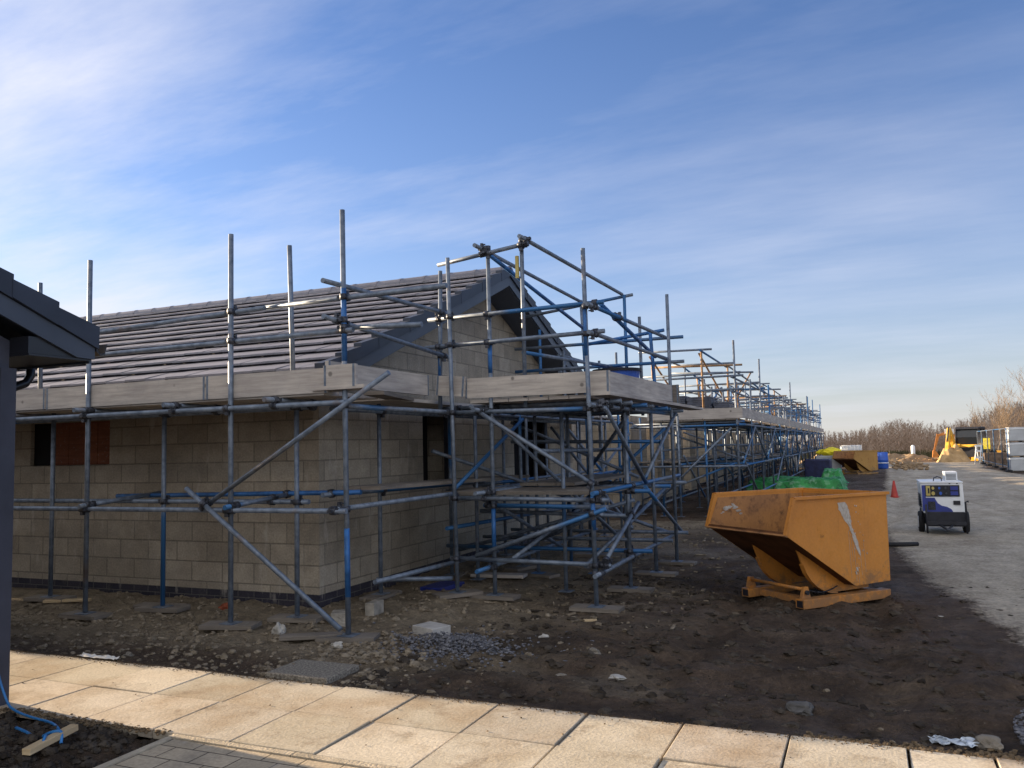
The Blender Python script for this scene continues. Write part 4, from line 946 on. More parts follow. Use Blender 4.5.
# blue tub + rubble beside road
bt = thing('drum', 'blue and white plastic drum beside the road past the ochre skip', 'drum', (.85, 51.5, 0))
z_ = gz(.85, 51.5)
MB().loops([[(.85+r_*math.cos(a), 51.5+r_*math.sin(a)*1.1, z_+h_*1.6) for a in [2*math.pi*i/18 for i in range(18)]] for r_, h_ in ((.26,0),(.29,.06),(.29,.30),(.31,.32),(.29,.34),(.29,.58),(.25,.60))], True, True).build('body', M['bluetub'], bt)
MB().path([(.85+.30*math.cos(a), 51.5+.31*math.sin(a), z_+.35) for a in [2*math.pi*i/18 for i in range(19)]], .03, 6).build('band', M['white'], bt)
o = MB().box(-.35, 52.0, z_, .5, 52.9, z_+1.0).build('pallet_pack', M['sack'], bevel=.04); tag(o, 'white topped pack left of the blue drum', 'pallet pack')
for k, (x_, y_, h_) in enumerate([(-3.9, 49.6, .9), (-1.9, 52.8, .7)]):
    m = MB(); m.blob((x_, y_, h_/2), .42, .42, h_*.55, .12, k, 2); m.tube((x_-.2, y_, h_*.9), (x_-.05, y_, h_*1.15), .03, 6); m.tube((x_+.2, y_, h_*.9), (x_+.05, y_, h_*1.15), .03, 6)
    o = m.build('bulk_bag', M['sack']); tag(o, ['white bulk bag glimpsed through the scaffold legs of the fourth shell', 'smaller white bulk bag at the foot of the last scaffold'][k], 'bag', 'white bulk bags')

# ------------------------------------------------------------------ backhoe loader (faces away, arm towards us)
def wheel(parent, c, ax, r, w, rimmat):
    c, ax = V(c), V(ax).normalized(); m = MB()
    a = ax.cross(V((0,0,1))).normalized(); b = ax.cross(a)
    rings = [[c + ax*dx + (a*math.cos(t)+b*math.sin(t))*rr for t in [2*math.pi*i/28 for i in range(28)]] for dx, rr in ((-w/2,r*.55),(-w/2,r*.9),(-w*.38,r),(w*.38,r),(w/2,r*.9),(w/2,r*.55))]
    m.loops(rings, True, True)
    for i in range(20):
        t = 2*math.pi*i/20; p = a*math.cos(t)+b*math.sin(t); m.obb(c+p*r*1.0, ax*w*.36, p*.025, p.cross(ax)*.04)
    wh = m.build('wheel', M['black'], parent, uv=False)
    MB().cyl(c, ax, r*.52, w*1.04, 20).build('rim', rimmat, wh, uv=False)
bx, by = 6.95, 67.0; bz = gz(bx, by)-.12
BH = thing('backhoe_loader', 'yellow backhoe loader with dark glazed cab working at the end of the haul road', 'digger', (bx, by, bz))
def rotp(x, y, z, ang=R(-22)): return (bx + x*math.cos(ang) - y*math.sin(ang), by + x*math.sin(ang) + y*math.cos(ang), bz+z)
def pz(poly, a, b, axis='x'):
    m = MB()
    if axis == 'x': m.prism(poly, lambda u, v, w: rotp(w, u, v), a, b)
    else: m.prism(poly, lambda u, v, w: rotp(u, w, v), a, b)
    return m
# y local: negative = rear (towards the camera)
pz([(-1.0,.55),(2.6,.55),(2.6,.95),(-1.0,1.0)], -.45, .45).build('chassis', M['blackm'], BH)
pz([(.9,.95),(2.75,.95),(2.75,1.45),(2.6,1.62),(.9,1.75)], -.45, .45).build('bonnet', M['yellow'], BH, bevel=.04)
pz([(-1.0,.95),(.9,.95),(.9,1.3),(-1.0,1.45)], -.85, .85).build('cab_floor', M['yellow'], BH, bevel=.03)
cab = pz([(-.95,1.4),(.85,1.25),(.95,2.0),(.6,2.62),(-.7,2.62),(-1.0,2.0)], -.72, .72).build('cab_glass', M['glass'], BH)
pz([(-.85,2.62),(.75,2.62),(.65,2.78),(-.75,2.78)], -.80, .80).build('cab_roof', M['blackm'], BH, bevel=.03)
for x_ in (-.74, .74):
    for pp in ([(-.97,1.4),(-1.0,2.0),(-.7,2.64)], [(.86,1.3),(.95,2.0),(.6,2.64)], [(-.1,1.35),(-.1,2.64)]):
        MB().path([rotp(x_, u, v) for u, v in pp], .045, 6).build('cab_pillar', M['blackm'], BH, uv=False)
for x_ in (-.95, .95):
    wheel(BH, rotp(x_, -.45, .72), V(rotp(1,0,0))-V(rotp(0,0,0)), .72, .42, M['yellow']); wheel(BH, rotp(x_*.95, 1.9, .48), V(rotp(1,0,0))-V(rotp(0,0,0)), .48, .32, M['yellow'])
    pz([(-1.25,1.42),(-.9,1.52),(.1,1.52),(.5,1.25),(.5,1.2),(.1,1.45),(-.9,1.45),(-1.25,1.36)], x_-.22, x_+.22).build('mudguard', M['yellow'], BH)
    pz([(1.0,1.35),(3.3,.55),(3.3,.4),(1.0,1.15)], x_*.6-.06, x_*.6+.06).build('loader_arm', M['yellow'], BH)
    pz([(-1.35,.9),(-1.2,.9),(-1.2,.06),(-1.35,.06)], x_*.9-.07, x_*.9+.07).build('stabiliser', M['yellow'], BH)
    pz([(-1.5,0),(-1.05,0),(-1.05,.06),(-1.5,.06)], x_*.9-.2, x_*.9+.2).build('stabiliser_foot', M['blackm'], BH)
pz([(3.2,.9),(3.3,.1),(4.1,.05),(4.1,.12),(3.5,.3),(3.35,.9)], -1.1, 1.1).build('loader_bucket', M['yellow'], BH)
pz([(-1.35,.5),(-1.1,.5),(-1.1,1.25),(-1.35,1.25)], -.95, .95).build('rear_frame', M['blackm'], BH)
AX = -.75
pz([(-1.2,.7),(.9,.7),(.9,1.75),(-.6,1.8),(-1.2,1.3)], -1.0, -.45).build('side_tank', M['yellow'], BH, bevel=.04)
pz([(-1.28,.55),(-1.2,.55),(-1.2,1.15),(-1.28,1.15)], -.4, .85).build('rear_panel', M['yellow'], BH)
for nm, poly, w_ in (('boom', [(-1.3,.95),(-1.25,1.35),(-1.75,2.35),(-2.15,2.75),(-2.3,2.6),(-2.05,2.2),(-1.6,1.1)], .10), ('dipper', [(-2.3,2.75),(-2.0,2.6),(-2.75,1.1),(-2.95,.75),(-3.05,.8),(-2.95,1.3)], .12)):
    pz(poly, AX-w_, AX+w_).build(nm, M['yellow'], BH, bevel=.02)
pz([(-2.95,.85),(-2.6,.75),(-2.35,.35),(-2.45,.1),(-2.8,.02),(-3.1,.2),(-3.15,.6)], AX-.3, AX+.3).build('bucket', M['yellow'], BH)
MB().tube(rotp(AX-.2, -1.5, 1.3), rotp(AX-.2, -2.2, 2.2), .06).build('hydraulic_ram', M['coupler'], BH); MB().tube(rotp(AX, -2.25, 2.8), rotp(AX, -2.85, 1.7), .05).build('hydraulic_ram', M['coupler'], BH)
MB().box(*(V(rotp(-1.15, -.9, 2.3))-V((.3,.05,.0))), *(V(rotp(-1.15, -.9, 2.3))+V((.3,.05,.38)))).build('white_board', M['white'], BH)

BH.scale = (.98, .98, .93)
# tracked excavator further off, arched arm
ex, ey = 8.6, 84; ez = -.28
EX = thing('excavator', 'small orange tracked excavator with arched arm far off behind the yellow backhoe', 'digger', (ex, ey, ez))
def exq(poly, a, b): m = MB(); m.prism(poly, lambda u, v, w: (ex+u, ey+w, ez+v), a, b); return m
for w_ in (-1.1, .7):
    exq([(-1.5,.15),(-1.2,0),(1.2,0),(1.5,.15),(1.5,.55),(1.2,.7),(-1.2,.7),(-1.5,.55)], w_, w_+.4).build('track', M['blackm'], EX)
exq([(-1.2,.8),(1.3,.8),(1.5,1.0),(1.5,1.7),(.2,1.75),(-1.1,1.3)], -1.0, 1.0).build('upper_body', M['orange_m'], EX, bevel=.05)
exq([(-1.2,.95),(-.1,.95),(-.1,2.6),(-.9,2.6),(-1.25,1.8)], -1.0, -.1).build('cab', M['glass'], EX)
exq([(-.9,1.0),(-.5,1.3),(-1.6,2.9),(-2.6,3.3),(-3.5,3.0),(-3.4,2.75),(-2.6,2.95),(-1.85,2.6)], .0, .3).build('boom', M['orange_m'], EX)
exq([(-3.6,3.1),(-3.3,2.9),(-3.9,1.0),(-4.1,1.0)], .02, .26).build('dipper', M['orange_m'], EX)
exq([(-4.15,1.1),(-3.8,1.0),(-3.5,.5),(-3.8,.15),(-4.25,.3)], -.2, .5).build('bucket', M['orange_m'], EX)

EX.scale = (.72, .72, .76)
# ------------------------------------------------------------------ fence panels, sign, A-frame, stacks on the right
fy0 = [(5.75, 62.0), (6.0, 58.5), (6.15, 55.0), (6.25, 51.5), (6.2, 48.0)]
flab = ['farthest mesh site fence panel beside the digger', 'mesh site fence panel behind the yellow sign', 'middle mesh site fence panel at the road edge', 'mesh site fence panel next but one to the grey packs', 'nearest mesh site fence panel beside the wrapped grey packs']
pts_f = [(6.75, 61.5), (6.6, 58.0), (6.48, 54.5), (6.36, 51.0), (6.26, 47.6), (6.1, 44.6)]
for k in range(5):
    (xa, ya), (xb_, yb) = pts_f[k], pts_f[k+1]; z0 = gz(xa, ya)+.1
    t = thing('mesh_fence', flab[k], 'fence', (xa, ya, z0), 'mesh site fence panels')
    L_ = .985
    A_ = V((xa, ya, z0)); B_ = V((xa+(xb_-xa)*L_, ya+(yb-ya)*L_, z0))
    up = V((0, 0, 1.95)); fr = MB()
    fr.path([A_, A_+up*.93, A_+up+(B_-A_)*.04, B_+up-(B_-A_)*.04, B_+up*.93, B_], .024, 8); fr.tube(A_+V((0,0,.15)), B_+V((0,0,.15)), .022); fr.build('frame', M['white'] if False else M['steel'], t, uv=False)
    ms = MB()
    for i in range(1, 24): p = A_+(B_-A_)*(i/24); ms.tube(p+V((0,0,.15)), p+up, .0025, 3)
    for i in range(1, 9): ms.tube(A_+V((0,0,.15+i*.2)), B_+V((0,0,.15+i*.2)), .0025, 3)
    ms.build('mesh', M['coupler'], t, uv=False)
    fo = thing('rubber_block', ['black rubber foot under the farthest fence panel end', 'black rubber foot by the yellow signed fence panel', 'black rubber foot in the middle of the fence run', 'black rubber foot before the last fence panel', 'nearest black rubber fence foot by the grey packs'][k], 'fence foot', (xb_, yb, gz(xb_, yb)), 'rubber fence feet')
    MB().box(xb_-.11, yb-.35, gz(xb_, yb)-.01, xb_+.11, yb+.35, gz(xb_, yb)+.12).build('block', M['black'], fo, bevel=.02)
sg = MB(); sg.box(6.10, 57.7, 1.0, 6.12, 58.3, 1.85) ; 
sg = MB(); sg.obb((6.72, 56.9, 1.27), (.17, -.05, 0), (.003, .01, 0), (0, 0, .33)); o = sg.build('site_sign', M['signyellow']); tag(o, 'plain yellow upright sign fixed to the mesh fence', 'sign')
af = thing('a_frame_barrier', 'white folding A frame standing at the road end beside the fence', 'barrier', (6.5, 59, gz(6.5, 59)))
zz = gz(6.5, 59)
for s_ in (-1, 1):
    for x_ in (6.33, 6.6): MB().tube((x_+s_*.16, 58.6+s_*.25, zz), (x_, 58.6, zz+1.1), .035, 6).build('leg', M['white'], af)
for h_ in (.35, .75, 1.08): MB().box(6.25, 58.4+.18*h_, zz+h_, 6.68, 58.43+.18*h_, zz+h_+.12).build('rail', M['white'], af)
# wrapped packs, stacked
pk = 0
for j, (x0, y0) in enumerate([(6.17, 44.6), (7.40, 44.6), (8.63, 44.7)]):
    for k in range(3):
        z0 = gz(x0, y0)+k*.70; hgt = .695 if k < 2 else .70
        t = thing('wrapped_pack', '%s grey shrink wrapped pack in the %s stack at the right road edge' % (['bottom', 'middle', 'top'][k], ['nearest the road', 'second', 'outermost'][j]), 'pack', (x0, y0, z0), 'grey wrapped packs stacked at the right road edge')
        MB().box(x0+.02, y0+.02, z0+.062, x0+1.18, y0+1.0, z0+hgt).build('wrapping', M['greywrap'], t, bevel=.03)
        pm_ = MB()
        for i in range(3): pm_.box(x0+.0+i*.55, y0, z0, x0+.1+i*.55, y0+1.02, z0+.045)
        pm_.box(x0, y0, z0+.045, x0+1.2, y0+1.02, z0+.06); pm_.build('pallet', M['board_dark'], t)
        MB().box(x0+.005, y0+.005, z0+hgt-.10, x0+1.195, y0+1.015, z0+hgt-.06).build('strap', M['white'], t)
for k, (x_, y_) in enumerate([(6.9, 60), (7.6, 63)]):
    o = MB().box(x_, y_, -.1, x_+1.3, y_+1.2, .65-.2*k).build('pallet_pack', M['brownpack'], bevel=.02); tag(o, ['pack of brown bricks behind the middle of the fence', 'lower pack of brown bricks behind the far fence panel'][k], 'brick pack', 'brick packs behind the fence')

# ------------------------------------------------------------------ soil heaps at the road end
def heap(name, cx, cy, rx, ry, h, m_, seed, label, cat):
    mb = MB(); rows = []
    for j in range(25):
        row = []
        for i in range(37):
            u, v = i/18-1, j/12-1; r = math.hypot(u, v)
            x, y = cx+u*rx, cy+v*ry
            e = max(0, 1-r*r); z = h*e*(1+.8*noise.noise(V((x*1.1, y*1.1, seed)))+.6*noise.noise(V((x*3.2, y*3.2, seed)))) - .06 + gz(x, y)*(1-e)
            row.append((x, y, z-.25*(y > 70)*0))
        rows.append(row)
    mb.loops(rows, cap=False, sm=True, closed=False); o = mb.build(name, m_); tag(o, label, cat); return o
heap('soil_heap', 1.9, 68, 3.4, 3.2, .55, M['heap'], 1, 'low brown dug soil heap across the far road end', 'soil heap')
heap('soil_heap', 5.55, 64.8, 1.15, 1.3, .85, M['sand'], 2, 'sunlit sandy heap in front of the yellow backhoe', 'sand heap')
heap('soil_heap', -2.0, 66, 3.0, 3.0, .7, M['heap'], 3, 'brown soil heap behind the caged tank', 'soil heap')
heap('soil_heap', 2.2, 52.5, 1.0, 2.2, .28, M['heap'], 5, 'small spill of soil and stones right of the blue drum', 'soil heap')
# small rubble over the heaps
rbm = MB(); rr = random.Random(4)
for i in range(420):
    x, y = rr.uniform(.4, 6.5), rr.uniform(64, 72)
    if rr.random() < .3: x, y = rr.uniform(1.3, 3), rr.uniform(48, 54)
    s_ = .03+.12*rr.random()**2; rbm.blob((x, y, gz(x, y)+.25*rr.random()+.05), s_, s_*.8, s_*.6, .3, i, 0)
o = rbm.build('rubble', M['heap'], loc=(3, 66, 0), uv=False); tag(o, 'broken stones strewn over the far soil heaps', 'rubble', kind='stuff')
# white marker post
o = MB().path([(3.6, 76, -.25), (3.6, 76, 1.05), (3.6, 76, 1.15)], [.16, .16, .05], 10).build('marker_post', M['white']); tag(o, 'short white post beyond the soil heaps', 'post')

# ------------------------------------------------------------------ trees
def bare_tree(name, label, x, y, z, h, seed, group):
    rr = random.Random(seed); t = thing(name, label, 'tree', (x, y, z), group)
    tr = MB(); cr = MB()
    def grow(p, d, L_, r, lvl):
        r = r*.85
        pts = [p]; rs = [r]; q_ = V(p); dd_ = V(d)
        n = 4 if lvl < 2 else 3
        for i in range(n):
            dd_ = (dd_ + V((rr.uniform(-.14, .14), rr.uniform(-.14, .14), rr.uniform(-.02, .12)))).normalized(); q_ = q_ + dd_*L_/n; pts.append(q_.copy()); rs.append(r*(1-.6*(i+1)/n))
        (tr if lvl == 0 else cr).path(pts, rs, 5 if lvl < 2 else 3, cap=False)
        if lvl >= 4: return
        nb = [10, 5, 4, 2][lvl]
        for i in range(nb):
            k = .25+.75*(i+rr.random())/nb; ii = min(n-1, int(k*n)); b = V(pts[ii]).lerp(V(pts[ii+1]), k*n-ii)
            a = rr.uniform(0, 6.283); sp = rr.uniform(.35, .8)
            nd = (V(dd_)*1.0 + V((math.cos(a)*sp, math.sin(a)*sp, .25))).normalized()
            grow(b, nd, L_*rr.uniform(.38, .62), max(.008, rs[ii]*.45), lvl+1)
    grow(V((x, y, z)), V((0, 0, 1)), h*.72, h*.014, 0)
    tr.build('trunk', M['bark'], t, uv=False); cr.build('crown', M['bark'], t, uv=False)
trees = [(13.6, 88, 6.6, 'tall bare tree nearest the right picture edge above the grey packs'), (12.2, 92, 5.9, 'bare forked tree second from the right edge above the fence'),
         (11.2, 88, 5.0, 'shorter bare tree above the right fence panels'), (14.9, 92, 7.4, 'tallest bare tree at the right picture edge'), (10.2, 94, 4.2, 'slim bare tree just right of the backhoe cab'),
         (16.5, 90, 8.0, 'bare tree just outside the right picture edge'), (13.3, 100, 5.6, 'bare tree behind the pair at the right edge')]
for k, (x, y, h, lb) in enumerate(trees): bare_tree('bare_tree', lb, x, y, -.3, h, 20+k, 'bare trees rising over the right fence')
wd = MB(); rr = random.Random(11)
for i in range(4200):
    x = rr.uniform(-45, 62) if i % 4 else rr.uniform(-90, 90); y = rr.uniform(98, 132) - max(0, x-6)*.25
    hgt = 3.15 + .9*noise.noise(V((x*.11, 0, 3))) + rr.uniform(-1.1, .35) + max(0, min(3.4, (x-8)*.40)) + 1.1*math.exp(-((x-4)/4.0)**2)
    hgt *= (1+(y-100)*.006); n = 34
    base = V((x, y, -.35))
    wd.add([base+V((-.04,0,0)), base+V((.04,0,0)), base+V((rr.uniform(-.2,.2),0,hgt*.9))], [(0,1,2)])
    lean_ = rr.uniform(-.06, .06); sprd = rr.uniform(.16, .30)
    for j in range(n):
        q_t = rr.uniform(.12, 1.0); z0 = hgt*q_t*.82; a = rr.uniform(0, 6.283); L_ = hgt*sprd*(1.15-q_t*.75)*rr.uniform(.5, 1.2)
        p = base+V((lean_*z0, 0, z0)); el = rr.uniform(.35, 1.25)
        q_ = p+V((math.cos(a)*L_*math.cos(el), math.sin(a)*L_*math.cos(el), L_*math.sin(el))); w_ = rr.uniform(.010, .026)
        mid = p.lerp(q_, .5)+V((rr.uniform(-.05, .05), 0, rr.uniform(-.03, .05))); s_ = V((w_, 0, 0))
        wd.add([p-s_, p+s_, mid+s_*.7, mid-s_*.7, q_], [(0,1,2,3), (3,2,4)])
        e_ = mid+V((rr.uniform(-.3, .3)*L_, rr.uniform(-.2, .2)*L_, rr.uniform(.1, .45)*L_)); wd.add([mid-s_*.6, mid+s_*.6, e_], [(0,1,2)])
o = wd.build('woodland', M['twig'], loc=(0, 100, 0), uv=False); tag(o, 'hazy brown band of bare winter woodland across the horizon', 'woodland', kind='stuff')
sb = MB()
for i in range(900):
    x = rr.uniform(-60, 60); y = rr.uniform(88, 104); s_ = rr.uniform(.3, .8)
    for j in range(6):
        p = V((x+rr.uniform(-s_, s_), y+rr.uniform(-s_, s_), -.35)); q_ = p+V((rr.uniform(-.3, .3), rr.uniform(-.3, .3), rr.uniform(.3, 1.0))); sb.add([p-V((.12,0,0)), p+V((.12,0,0)), q_], [(0,1,2)])
for i in range(500):
    x = rr.uniform(.8, 4.3); y = rr.uniform(80, 83)
    p = V((x, y, -.3)); q_ = p+V((rr.uniform(-.3, .3), rr.uniform(-.3, .3), rr.uniform(.4, 1.0))); sb.add([p-V((.15,0,0)), p+V((.15,0,0)), q_], [(0,1,2)])
o = sb.build('scrub', M['hedge'], loc=(0, 90, 0), uv=False); tag(o, 'low dark scrub and rough grass in front of the woodland', 'scrub', kind='stuff')

# ------------------------------------------------------------------ near debris
rr = random.Random(21)
rub = MB()
def put(x, y, s_, seed): rub.blob((x, y, gz(x, y)+s_*.15), s_*rr.uniform(.7, 1.3), s_*rr.uniform(.7, 1.2), s_*rr.uniform(.4, .8), .35, seed, 1 if s_ > .022 else 0)
cnt = 0
while cnt < 5200:
    x, y = rr.uniform(-8.8, .5), 5.05+abs(rr.gauss(0, 1.5))
    if y > 11: continue
    dens = 1.0 if x < -3.2 else max(.012, .10-.06*(x+3))
    c_ = noise.noise(V((x*.9, y*1.3, 50)))
    if rr.random() > dens*(0.35+1.3*max(0, c_+.25)): continue
    if x < WX and y > WY0-.02: continue
    put(x, y, .005 + .030*rr.random()**5, cnt); cnt += 1
for k in range(420):
    a = rr.uniform(0, 6.28); r_ = abs(rr.gauss(0, .45)); x, y = -3.95+r_*math.cos(a)*1.2, 5.95+r_*math.sin(a)*.7
    if y > 5.1: put(x, y, .010+.028*rr.random()**3, k+9000)
for k in range(1500):
    x, y = rr.uniform(-5.2, -1.2), rr.uniform(7.4, 17)
    if rr.random() < (x+5.2)/5: continue
    a = rr.uniform(0, 3.14); L_, w_ = .012+.09*rr.random()**3, .008+.03*rr.random()**2
    if k % 3: rub.blob((x, y, gz(x, y)+.004), .008+.035*rr.random()**3, .008+.03*rr.random()**3, .008+.018*rr.random()**2, .35, k, 0)
    else: rub.obb((x, y, gz(x, y)+.012), (L_*math.cos(a), L_*math.sin(a), rr.uniform(-.01, .01)), (-w_*math.sin(a), w_*math.cos(a), 0), (0, 0, .007))
o = rub.build('rubble', M['rubble'], loc=(-5, 6, 0), uv=False); tag(o, 'broken clay lumps and stone chips scattered on the ground before the bungalow', 'rubble', kind='stuff')
gr = MB()
for k in range(1500):
    a = rr.uniform(0, 6.28); r_ = abs(rr.gauss(0, .30)); x, y = -3.3+r_*math.cos(a)*1.35, 6.35+r_*math.sin(a)
    hh = .07*max(0, 1-(r_/.6)**2); gr.blob((x, y, gz(x, y)+hh*rr.random()), rr.uniform(.008, .02), rr.uniform(.008, .018), rr.uniform(.006, .013), .3, k, 0)
for k in range(2000):
    x, y = .70+abs(rr.gauss(0, .45)), 5.24+rr.gauss(0, .07)+.35*rr.random(); 
    if y > 5.04 and x < 3: gr.blob((x, y, gz(x, y)+.03*rr.random()), rr.uniform(.008, .022), rr.uniform(.008, .018), rr.uniform(.006, .013), .3, k, 0)
o = gr.build('gravel', M['gravel'], loc=(-3.3, 6.3, 0), uv=False); tag(o, 'blue grey gravel spill in front of the loading bay and at the right paving edge', 'gravel', kind='stuff')
cb = MB()
for k in range(2200):
    x = rr.uniform(-7, 3.2); e = rr.random()*.90
    y = PAV_Y1 - abs(rr.gauss(0, .035)) if e < .84 else rr.uniform(PAV_Y0, PAV_Y1)
    if e < .84 and noise.noise(V((x*1.3, 0, 8))) < -.05 and rr.random() < .7: continue
    s_ = rr.uniform(.002, .006) if e < .84 else .0015+.006*rr.random()**3
    cb.blob((x, y, .003), s_, s_, s_*.6, .3, k, 0)
for k in range(520):
    x = rr.uniform(-5.4, -3.95); y = PAV_Y0-.01+rr.gauss(0, .022); s_ = .003+.011*rr.random()**2; cb.blob((x, y, .0), s_, s_, s_*.7, .3, k, 0)
for k in range(900):
    x = rr.uniform(-.4, 3.2); y = PAV_Y1+abs(rr.gauss(0, .05)); s_ = rr.uniform(.006, .02); cb.blob((x, y, gz(x, y)+.004), s_, s_, s_*.7, .3, k, 0)
o = cb.build('soil_crumbs', M['crumb'], loc=(-1, 5, 0), uv=False); tag(o, 'dry soil crumbs trodden over the paving slab edges', 'soil', kind='stuff')
def stone(x, y, s_, m_, label, cat='stone', seed=1, fl=.6, grp=None, name='stone'):
    o = MB().blob((x, y, gz(x, y)+s_*fl*.45), s_, s_*.8, s_*fl, .35, seed, 2).build(name, m_, uv=False); tag(o, label, cat, grp)
M['stone_dark'] = mat('wet_grey_stone', (.095,.09,.085), .8, 0, .3, .3, 6, .4, 40)
stone(-.47, 5.53, .08, M['stone_dark'], 'rounded grey stone on the mud just beyond the right half of the paving', seed=3)
stone(-5.0, 6.15, .055, M['stone_white'], 'upright pale stone right of the second outer scaffold sole board', seed=5, fl=1.2)
stone(.52, 5.19, .07, M['stone'], 'brown stone between the crumpled polythene and the gravel spill', seed=6)
stone(-2.05, 6.3, .05, M['stone'], 'small stone on the dark mud in the picture centre', seed=7)
stone(-1.75, 5.9, .05, M['stone_white'], 'pale chip of stone on the mud beyond the middle slabs', seed=8, fl=.4)
stone(-5.8, 5.2, .04, M['stone'], 'little stone at the far slab edge by the white scrap', seed=9)
stone(-4.25, 6.0, .06, M['stone_white'], 'pale lump of mortar beside the foot of the corner scaffold pole', seed=12, fl=.5)
stone(-2.7, 6.9, .045, M['stone_white'], 'pale pebble before the front sole board of the loading bay', seed=13)
stone(-2.1, 5.7, .045, M['stone'], 'flat brown stone near the middle far slab edge', seed=15, fl=.4)
stone(-6.3, 6.9, .07, M['redbit'], 'orange red brick piece near the bungalow plinth', 'brick', seed=14, name='brick_piece')
# crumpled polythene
m = MB(); rows = []
for j in range(25):
    row = []
    for i in range(41):
        u, v = i/40-.5, j/24-.5; x = .36+u*.22; y = 5.2+v*.10
        row.append((x+.07*noise.noise(V((u*4, v*4, 3))), y+.05*noise.noise(V((u*4, v*4, 8))), gz(x, y)+.012+.05*abs(noise.noise(V((u*3.4, v*3, 1))))+.012*noise.noise(V((u*11, v*9, 4)))))
    rows.append(row)
m.loops(rows, cap=False, sm=False, closed=False); o = m.build('polythene_scrap', M['polythene']); tag(o, 'crumpled clear polythene scrap at the right far paving edge', 'plastic'); o.modifiers.new('t', 'SOLIDIFY').thickness = .002
m = MB(); rows = []
for j in range(5):
    row = []
    for i in range(14):
        u, v = i/13-.5, j/4-.5; x = -5.95+u*.42; y = 5.03+v*.06
        row.append((x, y, .008+.03*abs(noise.noise(V((u*9, v*5, 1))))))
    rows.append(row)
m.loops(rows, cap=False, sm=False, closed=False); o = m.build('paper_scrap', M['sack']); tag(o, 'torn pale paper scrap lying along the far slab edge at left', 'paper'); o.modifiers.new('t', 'SOLIDIFY').thickness = .002
# cast concrete cover and the pale block
def obox(name, c, L_, W_, H_, ang, m_, label, cat, tilt=0, bevel=.006, grp=None):
    ca_, sa = math.cos(ang), math.sin(ang)
    ax = V((ca_, sa, tilt)).normalized(); ay = V((-sa, ca_, 0)); az = ax.cross(ay)
    o = MB().obb((c[0], c[1], gz(c[0], c[1])+c[2]+H_/2), ax*L_/2, ay*W_/2, az*H_/2).build(name, m_, bevel=bevel); tag(o, label, cat, grp); return o
M['rough_slab'] = mat('rough_grey_slab', (.13,.115,.095), .95, 0, .1, .5, 60, .8, 90, col2=(.33,.30,.25))
obox('paving_slab', (-3.95, 5.25, -.005), .56, .42, .05, 0, M['rough_slab'], 'loose dark grey paving slab lying on the mud at the far paving edge', 'slab', bevel=.008)
obox('concrete_block', (-3.70, 6.66, .0), .28, .22, .10, -.35, M['concrete'], 'pale grey concrete block lying in front of the loading bay', 'block', bevel=.006)
obox('concrete_block', (-4.62, 7.15, .0), .10, .22, .13, .1, M['concrete_dark'], 'block stood on end at the bungalow corner behind the corner pole', 'block')
obox('concrete_block', (-4.75, 6.75, -.02), .16, .20, .14, .5, M['concrete_dark'], 'broken block at the bungalow corner left of the corner pole', 'block')
obox('timber_offcut', (-4.36, 3.38, .05), .36, .055, .035, 1.75, M['timber'], 'pale timber offcut wrapped with blue cord on the dark soil at lower left', 'timber', tilt=.05, bevel=.003)
obox('plank', (-4.6, 6.1, .01), .55, .14, .035, .5, M['board_dark'], 'dirty short plank under the foot of the long corner brace', 'plank')
obox('plank', (-7.05, 6.75, .0), .6, .18, .035, .1, M['board_dark'], 'dirty plank beside the plinth behind the left outer poles', 'plank')
obox('plank', (-8.3, 6.6, .02), .5, .06, .03, .5, M['timber'], 'narrow pale offcut near the plinth at the far left', 'plank', bevel=.003)
obox('plank', (-4.35, 9.6, .02), .7, .2, .04, .1, M['board'], 'pale board on the ground under the gable walkway', 'plank')
obox('plank', (-2.5, 7.6, .0), .12, .05, .03, .6, M['timber'], 'tiny yellow offcut left of the front bay pole', 'offcut', bevel=.002)
obox('lath', (.5, 8.75, .0), .17, .02, .012, -.3, M['stone_white'], 'white strip of lath on the mud right of the orange skip', 'lath', bevel=.002)
obox('blue_tray', (-4.62, 8.6, .02), .5, .3, .05, 1.5, M['bluesheet'], 'blue plastic tray on the ground under the gable ledgers', 'tray')
# low dark hose right of the skip
hs_ = MB().path([(.02, 14.12, .03), (.25, 14.06, .035), (.45, 14.08, .045), (.66, 14.2, .04)], .032, 8).build('hose', M['black']); tag(hs_, 'short thick black hose lying at the road edge behind the orange skip', 'hose')
# blue service pipe over the soil and around the offcut
def sm(pts, n=8):
    out = []; P_ = [V(p) for p in pts]; P_ = [P_[0]]+P_+[P_[-1]]
    for i in range(1, len(P_)-2):
        for k in range(n):
            t = k/n; a, b, c, d = P_[i-1:i+3]
            out.append(.5*((2*b)+(-a+c)*t+(2*a-5*b+4*c-d)*t*t+(-a+3*b-3*c+d)*t**3))
    out.append(P_[-2]); return out
pts = [(-5.42, 3.78, .42), (-5.38, 3.77, .25), (-5.30, 3.78, .07), (-5.2, 3.76, .03), (-5.0, 3.72, .02), (-4.75, 3.68, .02), (-4.58, 3.60, .02), (-4.5, 3.5, .02), (-4.44, 3.42, .055), (-4.36, 3.34, .09), (-4.33, 3.30, .05)]
o = MB().path(sm(pts), .008, 8).build('rope', M['rope']); tag(o, 'long blue cord trailing from the house corner to the timber offcut', 'cord')
pts = [(-4.85, 3.52, .03), (-4.7, 3.47, .04), (-4.55, 3.44, .03), (-4.42, 3.42, .08), (-4.36, 3.44, .085), (-4.33, 3.42, .03)]
o = MB().path(sm(pts), .009, 8).build('rope', M['rope']); tag(o, 'short loose end of blue cord knotted at the timber offcut', 'cord')
